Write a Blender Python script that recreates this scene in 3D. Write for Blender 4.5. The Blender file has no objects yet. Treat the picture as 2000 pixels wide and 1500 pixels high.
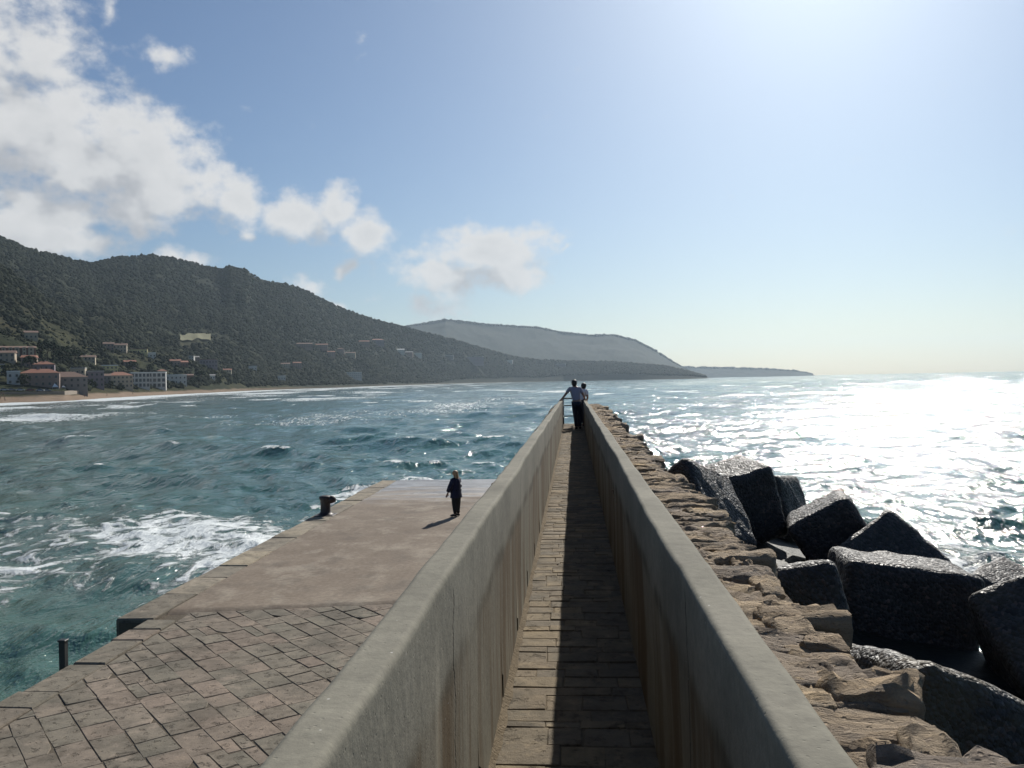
import bpy, bmesh, math, random
import numpy as np
from mathutils import Vector, Matrix, Euler

random.seed(7)
rng = np.random.default_rng(7)
scene = bpy.context.scene
col = scene.collection
rad = math.radians

# ------------------------------------------------------------------ camera
# World: +Y runs along the walkway, +X to the open sea, z = 0 is mean sea level.
cam_d = bpy.data.cameras.new('camera')
cam_d.sensor_width = 36.0
cam_d.lens = 36.0 * 0.85
cam_d.clip_start = 0.05
cam_d.clip_end = 40000
cam = bpy.data.objects.new('camera', cam_d)
col.objects.link(cam)
EYE = Vector((0, 0, 6.1))
yaw, pit, rol = rad(4.04), rad(-0.22), rad(1.1)
fw = Vector((-math.sin(yaw) * math.cos(pit), math.cos(yaw) * math.cos(pit), math.sin(pit)))
r0_ = fw.cross(Vector((0, 0, 1))).normalized()
u0_ = r0_.cross(fw)
rt = math.cos(rol) * r0_ - math.sin(rol) * u0_
up = rt.cross(fw)
cam.matrix_world = Matrix(((rt.x, up.x, -fw.x, EYE.x), (rt.y, up.y, -fw.y, EYE.y), (rt.z, up.z, -fw.z, EYE.z), (0, 0, 0, 1)))
scene.camera = cam

# ------------------------------------------------------------------ sun, sky, exposure
SUN_EL, SUN_AZ = rad(32.0), rad(16.0)          # azimuth clockwise from +Y
sd = bpy.data.lights.new('sun', 'SUN')
sd.energy = 5.0
sd.angle = rad(0.53)
sd.color = (1.0, 0.95, 0.87)
sun = bpy.data.objects.new('sun', sd)
col.objects.link(sun)
sun_dir = Vector((math.sin(SUN_AZ) * math.cos(SUN_EL), math.cos(SUN_AZ) * math.cos(SUN_EL), math.sin(SUN_EL)))
sun.rotation_euler = sun_dir.to_track_quat('Z', 'Y').to_euler()
sun.location = (60, 120, 200)

scene.view_settings.view_transform = 'Standard'
scene.view_settings.look = 'None'
scene.view_settings.exposure = 0.22
scene.view_settings.gamma = 1.0
scene.view_settings.use_curve_mapping = False
cy = scene.cycles
cy.use_denoising = True
cy.use_adaptive_sampling = True
cy.adaptive_threshold = 0.02
cy.max_bounces = 6
cy.diffuse_bounces = 3
cy.glossy_bounces = 3
cy.transmission_bounces = 2
cy.volume_bounces = 0
cy.transparent_max_bounces = 4
cy.sample_clamp_indirect = 4.0
cy.caustics_reflective = False
cy.caustics_refractive = False


class G:
    """small helper for building node trees"""
    def __init__(s, nt):
        s.nt = nt
        s.N = nt.nodes
        s.L = nt.links

    def put(s, sock, v):
        if isinstance(v, bpy.types.NodeSocket):
            s.L.new(v, sock)
        elif isinstance(v, (tuple, list)) and sock.type == 'RGBA' and len(v) == 3:
            sock.default_value = (*v, 1)
        else:
            sock.default_value = v

    def node(s, t, ins=None, **at):
        n = s.N.new(t)
        for k, v in at.items():
            setattr(n, k, v)
        for k, v in (ins or {}).items():
            s.put(n.inputs[k], v)
        return n

    def m(s, op, a, b=0.0, c=0.0, clamp=False):
        n = s.N.new('ShaderNodeMath')
        n.operation = op
        n.use_clamp = clamp
        for i, v in enumerate((a, b, c)):
            s.put(n.inputs[i], v)
        return n.outputs[0]

    def v(s, op, a, b=(0, 0, 0), c=None):
        n = s.N.new('ShaderNodeVectorMath')
        n.operation = op
        s.put(n.inputs[0], a)
        if op == 'SCALE':
            s.put(n.inputs['Scale'], b)
        else:
            s.put(n.inputs[1], b)
        return n.outputs['Value'] if op in ('LENGTH', 'DOT_PRODUCT', 'DISTANCE') else n.outputs[0]

    def mp(s, vec, scale=(1, 1, 1), rot=(0, 0, 0), loc=(0, 0, 0)):
        n = s.node('ShaderNodeMapping', {'Vector': vec, 'Scale': scale, 'Rotation': rot, 'Location': loc})
        return n.outputs[0]

    def noise(s, vec, scale=5.0, detail=4.0, rough=0.55, dist=0.0, kind='FBM'):
        n = s.node('ShaderNodeTexNoise', {'Vector': vec, 'Scale': scale, 'Detail': detail, 'Roughness': rough, 'Distortion': dist})
        return n.outputs['Fac']

    def vor(s, vec, scale=5.0, feature='F1', out='Distance', rnd=1.0):
        n = s.node('ShaderNodeTexVoronoi', {'Vector': vec, 'Scale': scale, 'Randomness': rnd}, feature=feature)
        return n.outputs[out]

    def ramp(s, fac, stops):
        n = s.N.new('ShaderNodeValToRGB')
        e = n.color_ramp.elements
        while len(e) < len(stops):
            e.new(0.5)
        for el, (p, c) in zip(e, stops):
            el.position = p
            el.color = (*c, 1) if len(c) == 3 else c
        s.put(n.inputs[0], fac)
        return n.outputs[0]

    def step(s, x, lo, hi, a=0.0, b=1.0):
        n = s.node('ShaderNodeMapRange', {'Value': x, 'From Min': lo, 'From Max': hi, 'To Min': a, 'To Max': b}, interpolation_type='SMOOTHSTEP')
        return n.outputs[0]

    def mix(s, fac, a, b, blend='MIX'):
        n = s.node('ShaderNodeMix', data_type='RGBA', blend_type=blend)
        s.put(n.inputs[0], fac)
        s.put(n.inputs[6], a)
        s.put(n.inputs[7], b)
        return n.outputs[2]

    def bump(s, h, strength=0.5, dist=0.02, normal=None):
        n = s.node('ShaderNodeBump', {'Height': h, 'Strength': strength, 'Distance': dist})
        if normal is not None:
            s.L.new(normal, n.inputs['Normal'])
        return n.outputs[0]

    def xyz(s, vec):
        n = s.node('ShaderNodeSeparateXYZ', {0: vec})
        return n.outputs

    def attr(s, name):
        return s.node('ShaderNodeAttribute', attribute_name=name).outputs['Fac']

    def objrand(s):
        return s.node('ShaderNodeObjectInfo').outputs['Random']


MATS = {}


def mat(name, fn):
    m = bpy.data.materials.new(name)
    m.use_nodes = True
    nt = m.node_tree
    nt.nodes.clear()
    g = G(nt)
    co = g.node('ShaderNodeTexCoord').outputs['Object']
    wo = g.node('ShaderNodeNewGeometry').outputs['Position']
    d = fn(g, co, wo)
    b = g.node('ShaderNodeBsdfPrincipled')
    for k, v in d.items():
        g.put(b.inputs[k], v)
    o = g.node('ShaderNodeOutputMaterial')
    g.L.new(b.outputs[0], o.inputs[0])
    MATS[name] = m
    return m


# ------------------------------------------------------------------ world: Nishita sky with cumulus clouds over the coast
world = bpy.data.worlds.new('World')
scene.world = world
world.use_nodes = True
SKY_STRENGTH = 0.053
world.cycles.sampling_method = 'MANUAL'
world.cycles.sample_map_resolution = 256
# cloud banks: bearing, elevation, half width, half height (degrees), weight
CLOUDS = [
    (-33.13, 19.02, 3.85, 3.42, 1.00),
    (-32.69, 15.05, 5.18, 4.68, 1.10),
    (-29.26, 13.13, 5.78, 3.75, 1.10),
    (-24.42, 12.90, 3.84, 2.85, 1.00),
    (-25.24, 15.79, 1.46, 1.16, 0.80),
    (-21.73, 11.98, 2.29, 1.69, 0.90),
    (-31.21, 10.38, 6.12, 2.03, 1.00),
    (-32.83, 8.25, 4.91, 1.45, 1.00),
    (-29.08, 8.30, 2.21, 1.20, 0.80),
    (-24.51, 8.02, 2.36, 0.74, 0.80),
    (-17.39, 10.57, 2.07, 1.74, 1.00),
    (-15.45, 11.25, 1.62, 1.33, 1.00),
    (-13.19, 10.16, 2.30, 1.35, 1.00),
    (-5.56, 8.34, 4.70, 1.65, 1.05),
    (-6.21, 9.43, 3.36, 1.05, 0.90),
    (-7.94, 6.72, 3.68, 1.49, 0.95),
    (-4.24, 6.83, 2.69, 1.33, 0.90),
    (-9.99, 4.84, 2.00, 0.80, 0.60),
    (-14.61, 7.56, 0.85, 0.55, 0.70),
    (-17.15, 6.31, 1.92, 0.91, 0.85),
    (-15.57, 5.27, 1.45, 0.72, 0.80),
    (-25.30, 19.62, 1.46, 0.72, 0.50),
    (-28.40, 21.29, 0.61, 1.20, 0.45),
    (-20.92, 9.53, 0.92, 0.56, 0.50),
    (0.03, 8.64, 0.40, 0.23, 0.50),
    (-39.00, 13.96, 5.21, 5.71, 1.00),
    (-40.03, 18.58, 4.41, 2.94, 0.80),
]


def build_world():
    nt = world.node_tree
    nt.nodes.clear()
    g = G(nt)
    sky = g.node('ShaderNodeTexSky', sky_type='NISHITA', sun_disc=False)
    sky.sun_elevation = SUN_EL
    sky.sun_rotation = SUN_AZ
    sky.altitude = 0
    sky.air_density = 1.0
    sky.dust_density = 1.0
    sky.ozone_density = 2.5
    # density group
    grp = bpy.data.node_groups.new('cloud_density', 'ShaderNodeTree')
    grp.interface.new_socket('Dir', in_out='INPUT', socket_type='NodeSocketVector')
    grp.interface.new_socket('Density', in_out='OUTPUT', socket_type='NodeSocketFloat')
    grp.interface.new_socket('Soft', in_out='OUTPUT', socket_type='NodeSocketFloat')
    q = G(grp)
    gi = q.node('NodeGroupInput').outputs[0]
    s = q.xyz(gi)
    az = q.m('MULTIPLY', q.m('ARCTAN2', s[0], s[1]), 57.29578)
    el = q.m('MULTIPLY', q.m('ARCSINE', s[2]), 57.29578)
    pos = q.node('ShaderNodeCombineXYZ', {0: az, 1: el}).outputs[0]
    warp = q.node('ShaderNodeTexNoise', {'Vector': pos, 'Scale': 0.22, 'Detail': 3.0}).outputs['Color']
    pw = q.v('ADD', pos, q.v('MULTIPLY', q.v('SUBTRACT', warp, (0.5, 0.5, 0.5)), (4.2, 3.0, 0)))
    tot = None
    for a, e, w, h, k in CLOUDS:
        d = q.v('LENGTH', q.v('MULTIPLY', q.v('SUBTRACT', pw, (a, e, 0)), (1 / w, 1 / h, 0)))
        f = q.m('MULTIPLY', q.m('SUBTRACT', 1.25, d), k)
        f = q.m('MAXIMUM', f, -0.6)
        tot = f if tot is None else q.m('SMOOTH_MAX', tot, f, 0.25)
    n1 = q.noise(q.mp(pos, (1, 1.25, 1)), 0.32, 9.0, 0.55)
    n2 = q.noise(q.mp(pos, (1, 1.2, 1), loc=(7, 3, 1)), 1.1, 6.0, 0.6)
    d = q.m('ADD', tot, q.m('MULTIPLY', q.m('SUBTRACT', n1, 0.53), 2.9))
    d = q.m('ADD', d, q.m('MULTIPLY', q.m('SUBTRACT', n2, 0.5), 0.6))
    go = q.node('NodeGroupOutput')
    q.L.new(d, go.inputs[0])
    soft = q.m('ADD', tot, q.m('MULTIPLY', q.m('SUBTRACT', q.noise(q.mp(pos, (1, 1.25, 1)), 0.32, 3.0, 0.5), 0.53), 2.9))
    q.L.new(soft, go.inputs[1])

    dirv = g.node('ShaderNodeTexCoord').outputs['Generated']

    def dens(v):
        n = g.node('ShaderNodeGroup')
        n.node_tree = grp
        g.L.new(v, n.inputs[0])
        return n.outputs
    d0, s0 = dens(dirv)[:2]
    toward = g.v('NORMALIZE', g.v('ADD', dirv, tuple(0.05 * c for c in (sun_dir + Vector((0.1, 0, 0.75))).normalized())))
    s1 = dens(toward)[1]
    cover = g.step(d0, -0.08, 0.8)
    thick = g.step(s0, 0.4, 1.7)
    lit = g.step(g.m('SUBTRACT', s0, s1), -0.6, 0.6)
    shade = g.m('ADD', g.m('MULTIPLY', thick, 0.50), g.m('MULTIPLY', g.m('SUBTRACT', 1.0, lit), 0.68), clamp=True)
    colr = g.v('SCALE', g.ramp(shade, [(0.0, (1.0, 1.0, 1.0)), (0.4, (0.88, 0.89, 0.90)), (0.75, (0.60, 0.62, 0.66)), (1.0, (0.42, 0.44, 0.49))]), 12.0)
    wisp = g.m('MULTIPLY', cover, 0.97)
    clear = g.mix(1.0, sky.outputs[0], (0.83, 0.99, 1.15), 'MULTIPLY')
    out = g.mix(wisp, clear, colr)
    bg = g.node('ShaderNodeBackground', {'Color': out, 'Strength': SKY_STRENGTH})
    o = g.node('ShaderNodeOutputWorld')
    g.L.new(bg.outputs[0], o.inputs[0])


build_world()


# ------------------------------------------------------------------ helpers
def tag(o, label=None, cat=None, group=None, kind=None):
    for k, v in (('label', label), ('category', cat), ('group', group), ('kind', kind)):
        if v:
            o[k] = v
    return o


def link(o, parent=None):
    col.objects.link(o)
    if parent is not None:
        o.parent = parent
    return o


def empty(name, loc=(0, 0, 0), rz=0.0):
    o = bpy.data.objects.new(name, None)
    o.location = loc
    o.rotation_euler = (0, 0, rz)
    o.empty_display_size = 0.3
    return link(o)


def setmat(me, m):
    for k in (m if isinstance(m, (list, tuple)) else [m]):
        me.materials.append(MATS[k])


def make_mesh(name, verts, faces, m, smooth=False):
    me = bpy.data.meshes.new(name)
    if isinstance(faces, np.ndarray):
        v = np.asarray(verts, np.float32)
        n, k = faces.shape
        me.vertices.add(len(v))
        me.vertices.foreach_set('co', v.ravel())
        me.loops.add(n * k)
        me.loops.foreach_set('vertex_index', faces.astype(np.int32).ravel())
        me.polygons.add(n)
        me.polygons.foreach_set('loop_start', np.arange(0, n * k, k, dtype=np.int32))
        me.update(calc_edges=True)
    else:
        me.from_pydata([tuple(p) for p in verts], [], faces)
        me.update()
    if smooth:
        me.polygons.foreach_set('use_smooth', np.ones(len(me.polygons), bool))
    setmat(me, m)
    return me


def obj(name, me, parent=None, loc=None, rot=None, scale=None):
    o = bpy.data.objects.new(name, me)
    if loc is not None:
        o.location = loc
    if rot is not None:
        o.rotation_euler = rot
    if scale is not None:
        o.scale = scale
    return link(o, parent)


class MB:
    """collects shapes into one mesh"""
    def __init__(s):
        s.V, s.F = [], []

    def add(s, v, f):
        b = len(s.V)
        s.V += [tuple(p) for p in v]
        s.F += [tuple(i + b for i in q) for q in f]
        return s

    def box(s, x0, x1, y0, y1, z0, z1):
        v = [(x, y, z) for z in (z0, z1) for y in (y0, y1) for x in (x0, x1)]
        return s.add(v, [(0, 2, 3, 1), (4, 5, 7, 6), (0, 1, 5, 4), (2, 6, 7, 3), (0, 4, 6, 2), (1, 3, 7, 5)])

    def tube(s, pts, r, n=8, caps=True):
        pts = [Vector(p) for p in pts]
        rs = r if isinstance(r, (list, tuple)) else [r] * len(pts)
        V, F = [], []
        for i, p in enumerate(pts):
            t = (pts[min(i + 1, len(pts) - 1)] - pts[max(i - 1, 0)]).normalized()
            a = t.orthogonal().normalized() if abs(t.z) > 0.95 else t.cross(Vector((0, 0, 1))).normalized()
            b = t.cross(a)
            for k in range(n):
                w = 2 * math.pi * k / n
                V.append(p + rs[i] * (math.cos(w) * a + math.sin(w) * b))
        for i in range(len(pts) - 1):
            for k in range(n):
                F.append((i * n + k, i * n + (k + 1) % n, (i + 1) * n + (k + 1) % n, (i + 1) * n + k))
        if caps:
            F.append(tuple(range(n))[::-1])
            F.append(tuple((len(pts) - 1) * n + k for k in range(n)))
        return s.add(V, F)

    def mesh(s, name, m, smooth=False):
        return make_mesh(name, s.V, s.F, m, smooth)

    def build(s, name, m, parent=None, smooth=False, **k):
        return obj(name, s.mesh(name, m, smooth), parent, **k)


def bevel_mesh(me, width, seg=2):
    bm = bmesh.new()
    bm.from_mesh(me)
    bmesh.ops.recalc_face_normals(bm, faces=bm.faces)
    bmesh.ops.bevel(bm, geom=bm.edges[:], offset=width, segments=seg, affect='EDGES', profile=0.6)
    bm.to_mesh(me)
    bm.free()
    return me


def copy_tree(o, parent=None):
    c = o.copy()
    link(c, parent)
    for ch in list(o.children):
        copy_tree(ch, c)
    return c


def grid_faces(nu, nv):
    i = np.arange(nu - 1)[:, None] * nv + np.arange(nv - 1)[None, :]
    i = i.ravel()
    return np.stack([i, i + nv, i + nv + 1, i + 1], 1)


def point_attr(me, name, vals):
    a = me.attributes.new(name, 'FLOAT', 'POINT')
    a.data.foreach_set('value', np.asarray(vals, np.float32).ravel())


def hash2(ix, iy, seed):
    h = (ix.astype(np.int64) * 374761393 + iy.astype(np.int64) * 668265263 + seed * 974634757) & 0xffffffff
    h = ((h ^ (h >> 13)) * 1274126177) & 0xffffffff
    h = h ^ (h >> 16)
    return h / 4294967295.0


def vnoise(x, y, seed=0):
    x = np.asarray(x, float)
    y = np.asarray(y, float)
    ix, iy = np.floor(x), np.floor(y)
    fx, fy = x - ix, y - iy
    fx = fx * fx * (3 - 2 * fx)
    fy = fy * fy * (3 - 2 * fy)
    a, b = hash2(ix, iy, seed), hash2(ix + 1, iy, seed)
    c, d = hash2(ix, iy + 1, seed), hash2(ix + 1, iy + 1, seed)
    return (a + (b - a) * fx) * (1 - fy) + (c + (d - c) * fx) * fy


def fbm(x, y, octs=4, seed=0, gain=0.5):
    t, a, s = 0.0, 1.0, 0.0
    for k in range(octs):
        t = t + a * (vnoise(x, y, seed + 17 * k) - 0.5)
        s += a
        a *= gain
        x, y = x * 2.03 + 11.3, y * 2.03 - 7.7
    return t / s


# coast survey: bearing from the walkway (degrees), distance (m) [, height (m)]
SHORE = np.array([(-60, 330), (-43.51, 400), (-38.12, 430), (-34.51, 490), (-31.28, 505), (-29.24, 600), (-26.42, 730), (-23.48, 870), (-20.43, 1120), (-15.35, 1450), (-10.75, 2200), (-7.4, 2800), (-4.04, 3250), (-0.67, 3450), (4.33, 3450), (6.95, 3430), (8.76, 3420)])
RIDGE = np.array([(-60, 1400, 360), (-43.3, 1500, 333.9), (-39.06, 1600, 311.4), (-34.35, 1750, 273.1), (-33.09, 1780, 259.2), (-31.79, 1800, 253.1), (-30.46, 1850, 249.3), (-29.65, 1900, 252.0), (-28.26, 2000, 279.8), (-26.27, 2050, 293.8), (-24.81, 2100, 292.3), (-23.33, 2150, 286.4), (-22.43, 2150, 278.8), (-21.82, 2100, 280.0), (-20.91, 2100, 272.4), (-19.99, 2150, 255.1), (-18.42, 2250, 257.1), (-17.16, 2350, 249.8), (-15.57, 2450, 225.1), (-13.96, 2550, 204.3), (-12.33, 2700, 191.9), (-10.68, 2850, 181.4), (-9.02, 3000, 166.6), (-7.35, 3150, 149.2), (-5.68, 3350, 127.1), (-4.01, 3500, 101.7), (-2.33, 3600, 87.6), (-0.65, 3650, 82.3), (2.69, 3650, 73.5), (5.99, 3620, 51.6), (7.6, 3550, 24.0), (8.76, 3500, 0.2)])
SPUR = np.array([(-60, 850, 170), (-43.35, 900, 157.7), (-39.1, 950, 150.7), (-34.38, 1000, 128.2), (-32.87, 1000, 109.9), (-31.58, 1000, 89.8), (-30.53, 1000, 74.4), (-29.18, 1000, 61.4), (-27.51, 1020, 51.6), (-25.51, 1050, 44.2), (-22.85, 1050, 29.2), (-21, 1100, 5)])


def land(b, r):
    """ground height of the coast at bearing b (degrees) and distance r (m) from the head of the walkway"""
    r0 = np.interp(b, SHORE[:, 0], SHORE[:, 1])
    r1 = np.interp(b, RIDGE[:, 0], RIDGE[:, 1])
    z1 = np.interp(b, RIDGE[:, 0], RIDGE[:, 2])
    v = (r - r0) / (r1 - r0)
    p = np.interp(b, [-12, -2, 8], [1.45, 0.85, 0.7])
    vc = np.clip(v, 0, 1)
    z = z1 * vc ** p
    x, y = r * np.sin(np.radians(b)), r * np.cos(np.radians(b))
    gul = fbm(b * 0.42, r / 900.0, 4, 3) * 75 + fbm(x / 120, y / 120, 4, 9) * 26
    z = z + gul * np.clip(vc * 3, 0, 1) * np.clip((1 - vc) * 4, 0, 1) * np.clip(z1 / 200, 0.1, 1) * 0.75
    rs = np.interp(b, SPUR[:, 0], SPUR[:, 1])
    zs = np.interp(b, SPUR[:, 0], SPUR[:, 2]) * (b < -21)
    w = np.clip((r - r0) / (rs - r0), 0, 1)
    s = np.where(r < rs, zs * w ** 1.35, zs * (1 - np.clip((r - rs) / 330, 0, 1) ** 1.6))
    s = s + (fbm(x / 90, y / 90, 4, 21) * 16) * np.clip(w * 2.5, 0, 1) * (r < rs + 250) * np.clip(s / 30, 0, 1)
    z = np.maximum(z, s)
    z = np.where(v > 1, z1 * (1 - np.clip((v - 1) * 2.2, 0, 1) ** 1.5 * 0.8), z)
    return np.where(v < 0, (r - r0) * 0.05, z)


# ------------------------------------------------------------------ materials
def m_parapet(g, co, wo):
    s = g.xyz(wo)
    base = g.ramp(g.noise(wo, 1.6, 6, 0.6), [(0.3, (0.17, 0.163, 0.135)), (0.55, (0.235, 0.225, 0.185)), (0.75, (0.28, 0.265, 0.22))])
    fine = g.noise(wo, 26, 5, 0.7)
    c = g.mix(0.35, base, g.ramp(fine, [(0.3, (0.22, 0.2, 0.17)), (0.7, (0.62, 0.6, 0.54))]), 'OVERLAY')
    below = g.m('SUBTRACT', g.m('SUBTRACT', 5.46, g.m('MULTIPLY', s[1], 0.0045)), s[2])
    # cold joint about 0.4 m under the top; rust and dirt run down from it
    jn = g.m('SUBTRACT', below, g.m('ADD', 0.10, g.m('MULTIPLY', g.noise(g.mp(wo, (0, 1, 0)), 0.5, 3), 0.24)))
    runs = g.noise(g.mp(wo, (1, 1.0, 0.16)), 1.9, 6, 0.62)
    fine_runs = g.noise(g.mp(wo, (1, 6.0, 0.35), loc=(3, 5, 1)), 1.6, 5, 0.62)
    rm = g.m('ADD', g.m('MULTIPLY', runs, 0.75), g.m('MULTIPLY', fine_runs, 0.25))
    k = g.m('MULTIPLY', g.step(rm, 0.44, 0.58), g.step(jn, -0.02, 0.07))
    c = g.mix(g.m('MULTIPLY', g.step(jn, 0.0, 0.05), 0.30), c, (0.16, 0.14, 0.10))
    c = g.mix(g.m('MULTIPLY', k, 0.80), c, (0.098, 0.062, 0.028))
    line = g.m('MULTIPLY', g.step(g.m('ABSOLUTE', g.m('SUBTRACT', jn, 0.03)), 0.07, 0.005), g.step(g.noise(g.mp(wo, (1, 1, 0.3)), 2.4, 5, 0.65), 0.38, 0.6))
    c = g.mix(g.m('MULTIPLY', line, 0.75), c, (0.07, 0.062, 0.042))
    k2 = g.m('MULTIPLY', g.step(fine_runs, 0.56, 0.70), g.step(below, 0.02, 0.25))
    c = g.mix(g.m('MULTIPLY', k2, 0.35), c, (0.10, 0.09, 0.07))
    spots = g.vor(wo, 14.0)
    c = g.mix(g.m('MULTIPLY', g.step(spots, 0.06, 0.02), 0.5), c, (0.75, 0.73, 0.68))
    wob = g.m('MULTIPLY', g.m('SUBTRACT', g.noise(g.mp(wo, (1, 0.2, 1)), 3.0, 5, 0.65), 0.5), 0.22)
    cyc = g.m('FRACT', g.m('ADD', g.m('DIVIDE', g.m('ADD', s[1], wob), 3.35), 0.69))
    cd = g.m('MULTIPLY', g.m('ABSOLUTE', g.m('SUBTRACT', cyc, 0.5)), 3.35)
    ck = g.m('MULTIPLY', g.step(cd, 0.012, 0.003), g.step(g.noise(g.mp(wo, (1, 0.3, 1)), 1.1, 3), 0.34, 0.48))
    ck = g.m('MULTIPLY', ck, g.step(below, -0.02, 0.03))
    c = g.mix(g.m('MULTIPLY', ck, 0.85), c, (0.03, 0.027, 0.022))
    h = g.m('ADD', g.m('MULTIPLY', fine, 0.5), g.noise(wo, 5, 6, 0.65))
    h = g.m('SUBTRACT', h, g.m('MULTIPLY', ck, 0.6))
    pit_ = g.step(g.vor(wo, 38.0), 0.16, 0.05)
    h = g.m('SUBTRACT', h, g.m('MULTIPLY', pit_, 0.25))
    return {'Base Color': c, 'Roughness': 0.9, 'Specular IOR Level': 0.12, 'Normal': g.bump(h, 0.38, 0.012)}


mat('parapet_concrete', m_parapet)


def m_stone(c1, c2, c3, sc=1.0, b=0.6):
    def f(g, co, wo):
        t = g.m('FRACT', g.m('ADD', g.objrand(), g.attr('tint')))
        c = g.ramp(t, [(0.0, c1), (0.5, c2), (1.0, c3)])
        n = g.noise(wo, 3.5 * sc, 7, 0.65)
        c = g.mix(0.6, c, g.ramp(n, [(0.28, (0.16, 0.15, 0.13)), (0.5, (0.5, 0.5, 0.5)), (0.75, (0.72, 0.70, 0.66))]), 'OVERLAY')
        dirt = g.noise(wo, 0.9 * sc, 5, 0.6)
        c = g.mix(g.m('MULTIPLY', g.step(dirt, 0.45, 0.7), 0.6), c, (0.085, 0.08, 0.064))
        pale = g.noise(g.mp(wo, (1, 1, 1), loc=(9, 2, 4)), 2.2 * sc, 6, 0.66)
        c = g.mix(g.m('MULTIPLY', g.step(pale, 0.54, 0.7), 0.35), c, tuple(min(1, x * 1.7) for x in c3))
        fine = g.noise(wo, 30 * sc, 6, 0.7)
        c = g.mix(g.m('MULTIPLY', g.step(fine, 0.54, 0.68), 0.45), c, (0.06, 0.055, 0.045))
        spal = g.noise(g.mp(wo, (1, 1, 1), loc=(5, 7, 2)), 6.5 * sc, 7, 0.7)
        c = g.mix(g.m('MULTIPLY', g.step(spal, 0.55, 0.66), 0.55), c, (0.075, 0.062, 0.048))
        h = g.m('SUBTRACT', g.m('ADD', g.m('MULTIPLY', n, 1.0), g.m('MULTIPLY', fine, 0.35)), g.m('MULTIPLY', g.step(spal, 0.55, 0.66), 0.5))
        return {'Base Color': c, 'Roughness': 0.88, 'Specular IOR Level': 0.15, 'Normal': g.bump(h, b, 0.02)}
    return f


mat('quay_stone', m_stone((0.215, 0.172, 0.136), (0.185, 0.168, 0.132), (0.25, 0.20, 0.158), 1.0, 0.9))
mat('edge_stone', m_stone((0.34, 0.29, 0.21), (0.22, 0.195, 0.155), (0.30, 0.26, 0.20)))
mat('walk_stone', m_stone((0.21, 0.165, 0.11), (0.165, 0.14, 0.105), (0.26, 0.205, 0.13), 2.0, 0.7))


def m_rock(g, co, wo):
    t = g.m('FRACT', g.m('ADD', g.objrand(), g.attr('tint')))
    c = g.ramp(t, [(0.0, (0.31, 0.24, 0.17)), (0.45, (0.39, 0.305, 0.21)), (0.8, (0.27, 0.225, 0.185)), (1.0, (0.46, 0.36, 0.24))])
    st = g.noise(g.mp(wo, (2.2, 7.0, 9.0), rot=(0.2, 0.1, 0.25)), 2.0, 8, 0.68, 0.6)
    c = g.mix(0.75, c, g.ramp(st, [(0.25, (0.12, 0.11, 0.1)), (0.5, (0.5, 0.49, 0.47)), (0.72, (0.8, 0.76, 0.68))]), 'OVERLAY')
    gr = g.noise(wo, 3.0, 6, 0.65)
    c = g.mix(g.m('MULTIPLY', g.step(gr, 0.52, 0.68), 0.6), c, (0.15, 0.14, 0.13))
    fine = g.noise(wo, 45, 5, 0.7)
    pits = g.step(g.vor(wo, 32), 0.3, 0.08)
    h = g.m('ADD', g.m('MULTIPLY', st, 1.3), g.m('SUBTRACT', g.m('MULTIPLY', fine, 0.35), g.m('MULTIPLY', pits, 0.3)))
    return {'Base Color': c, 'Roughness': 0.9, 'Specular IOR Level': 0.15, 'Normal': g.bump(h, 1.0, 0.045)}


mat('ledge_rock', m_rock)


def m_mortar(c):
    def f(g, co, wo):
        n = g.noise(wo, 9, 6, 0.7)
        cc = g.mix(n, tuple(x * 0.55 for x in c), tuple(x * 1.3 for x in c))
        return {'Base Color': cc, 'Roughness': 0.95, 'Specular IOR Level': 0.1, 'Normal': g.bump(g.m('ADD', n, g.noise(wo, 50, 4)), 0.8, 0.02)}
    return f


mat('mortar_dark', m_mortar((0.125, 0.105, 0.08)))
mat('mortar_tan', m_mortar((0.17, 0.135, 0.09)))
mat('wall_masonry', m_mortar((0.20, 0.16, 0.115)))


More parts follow.
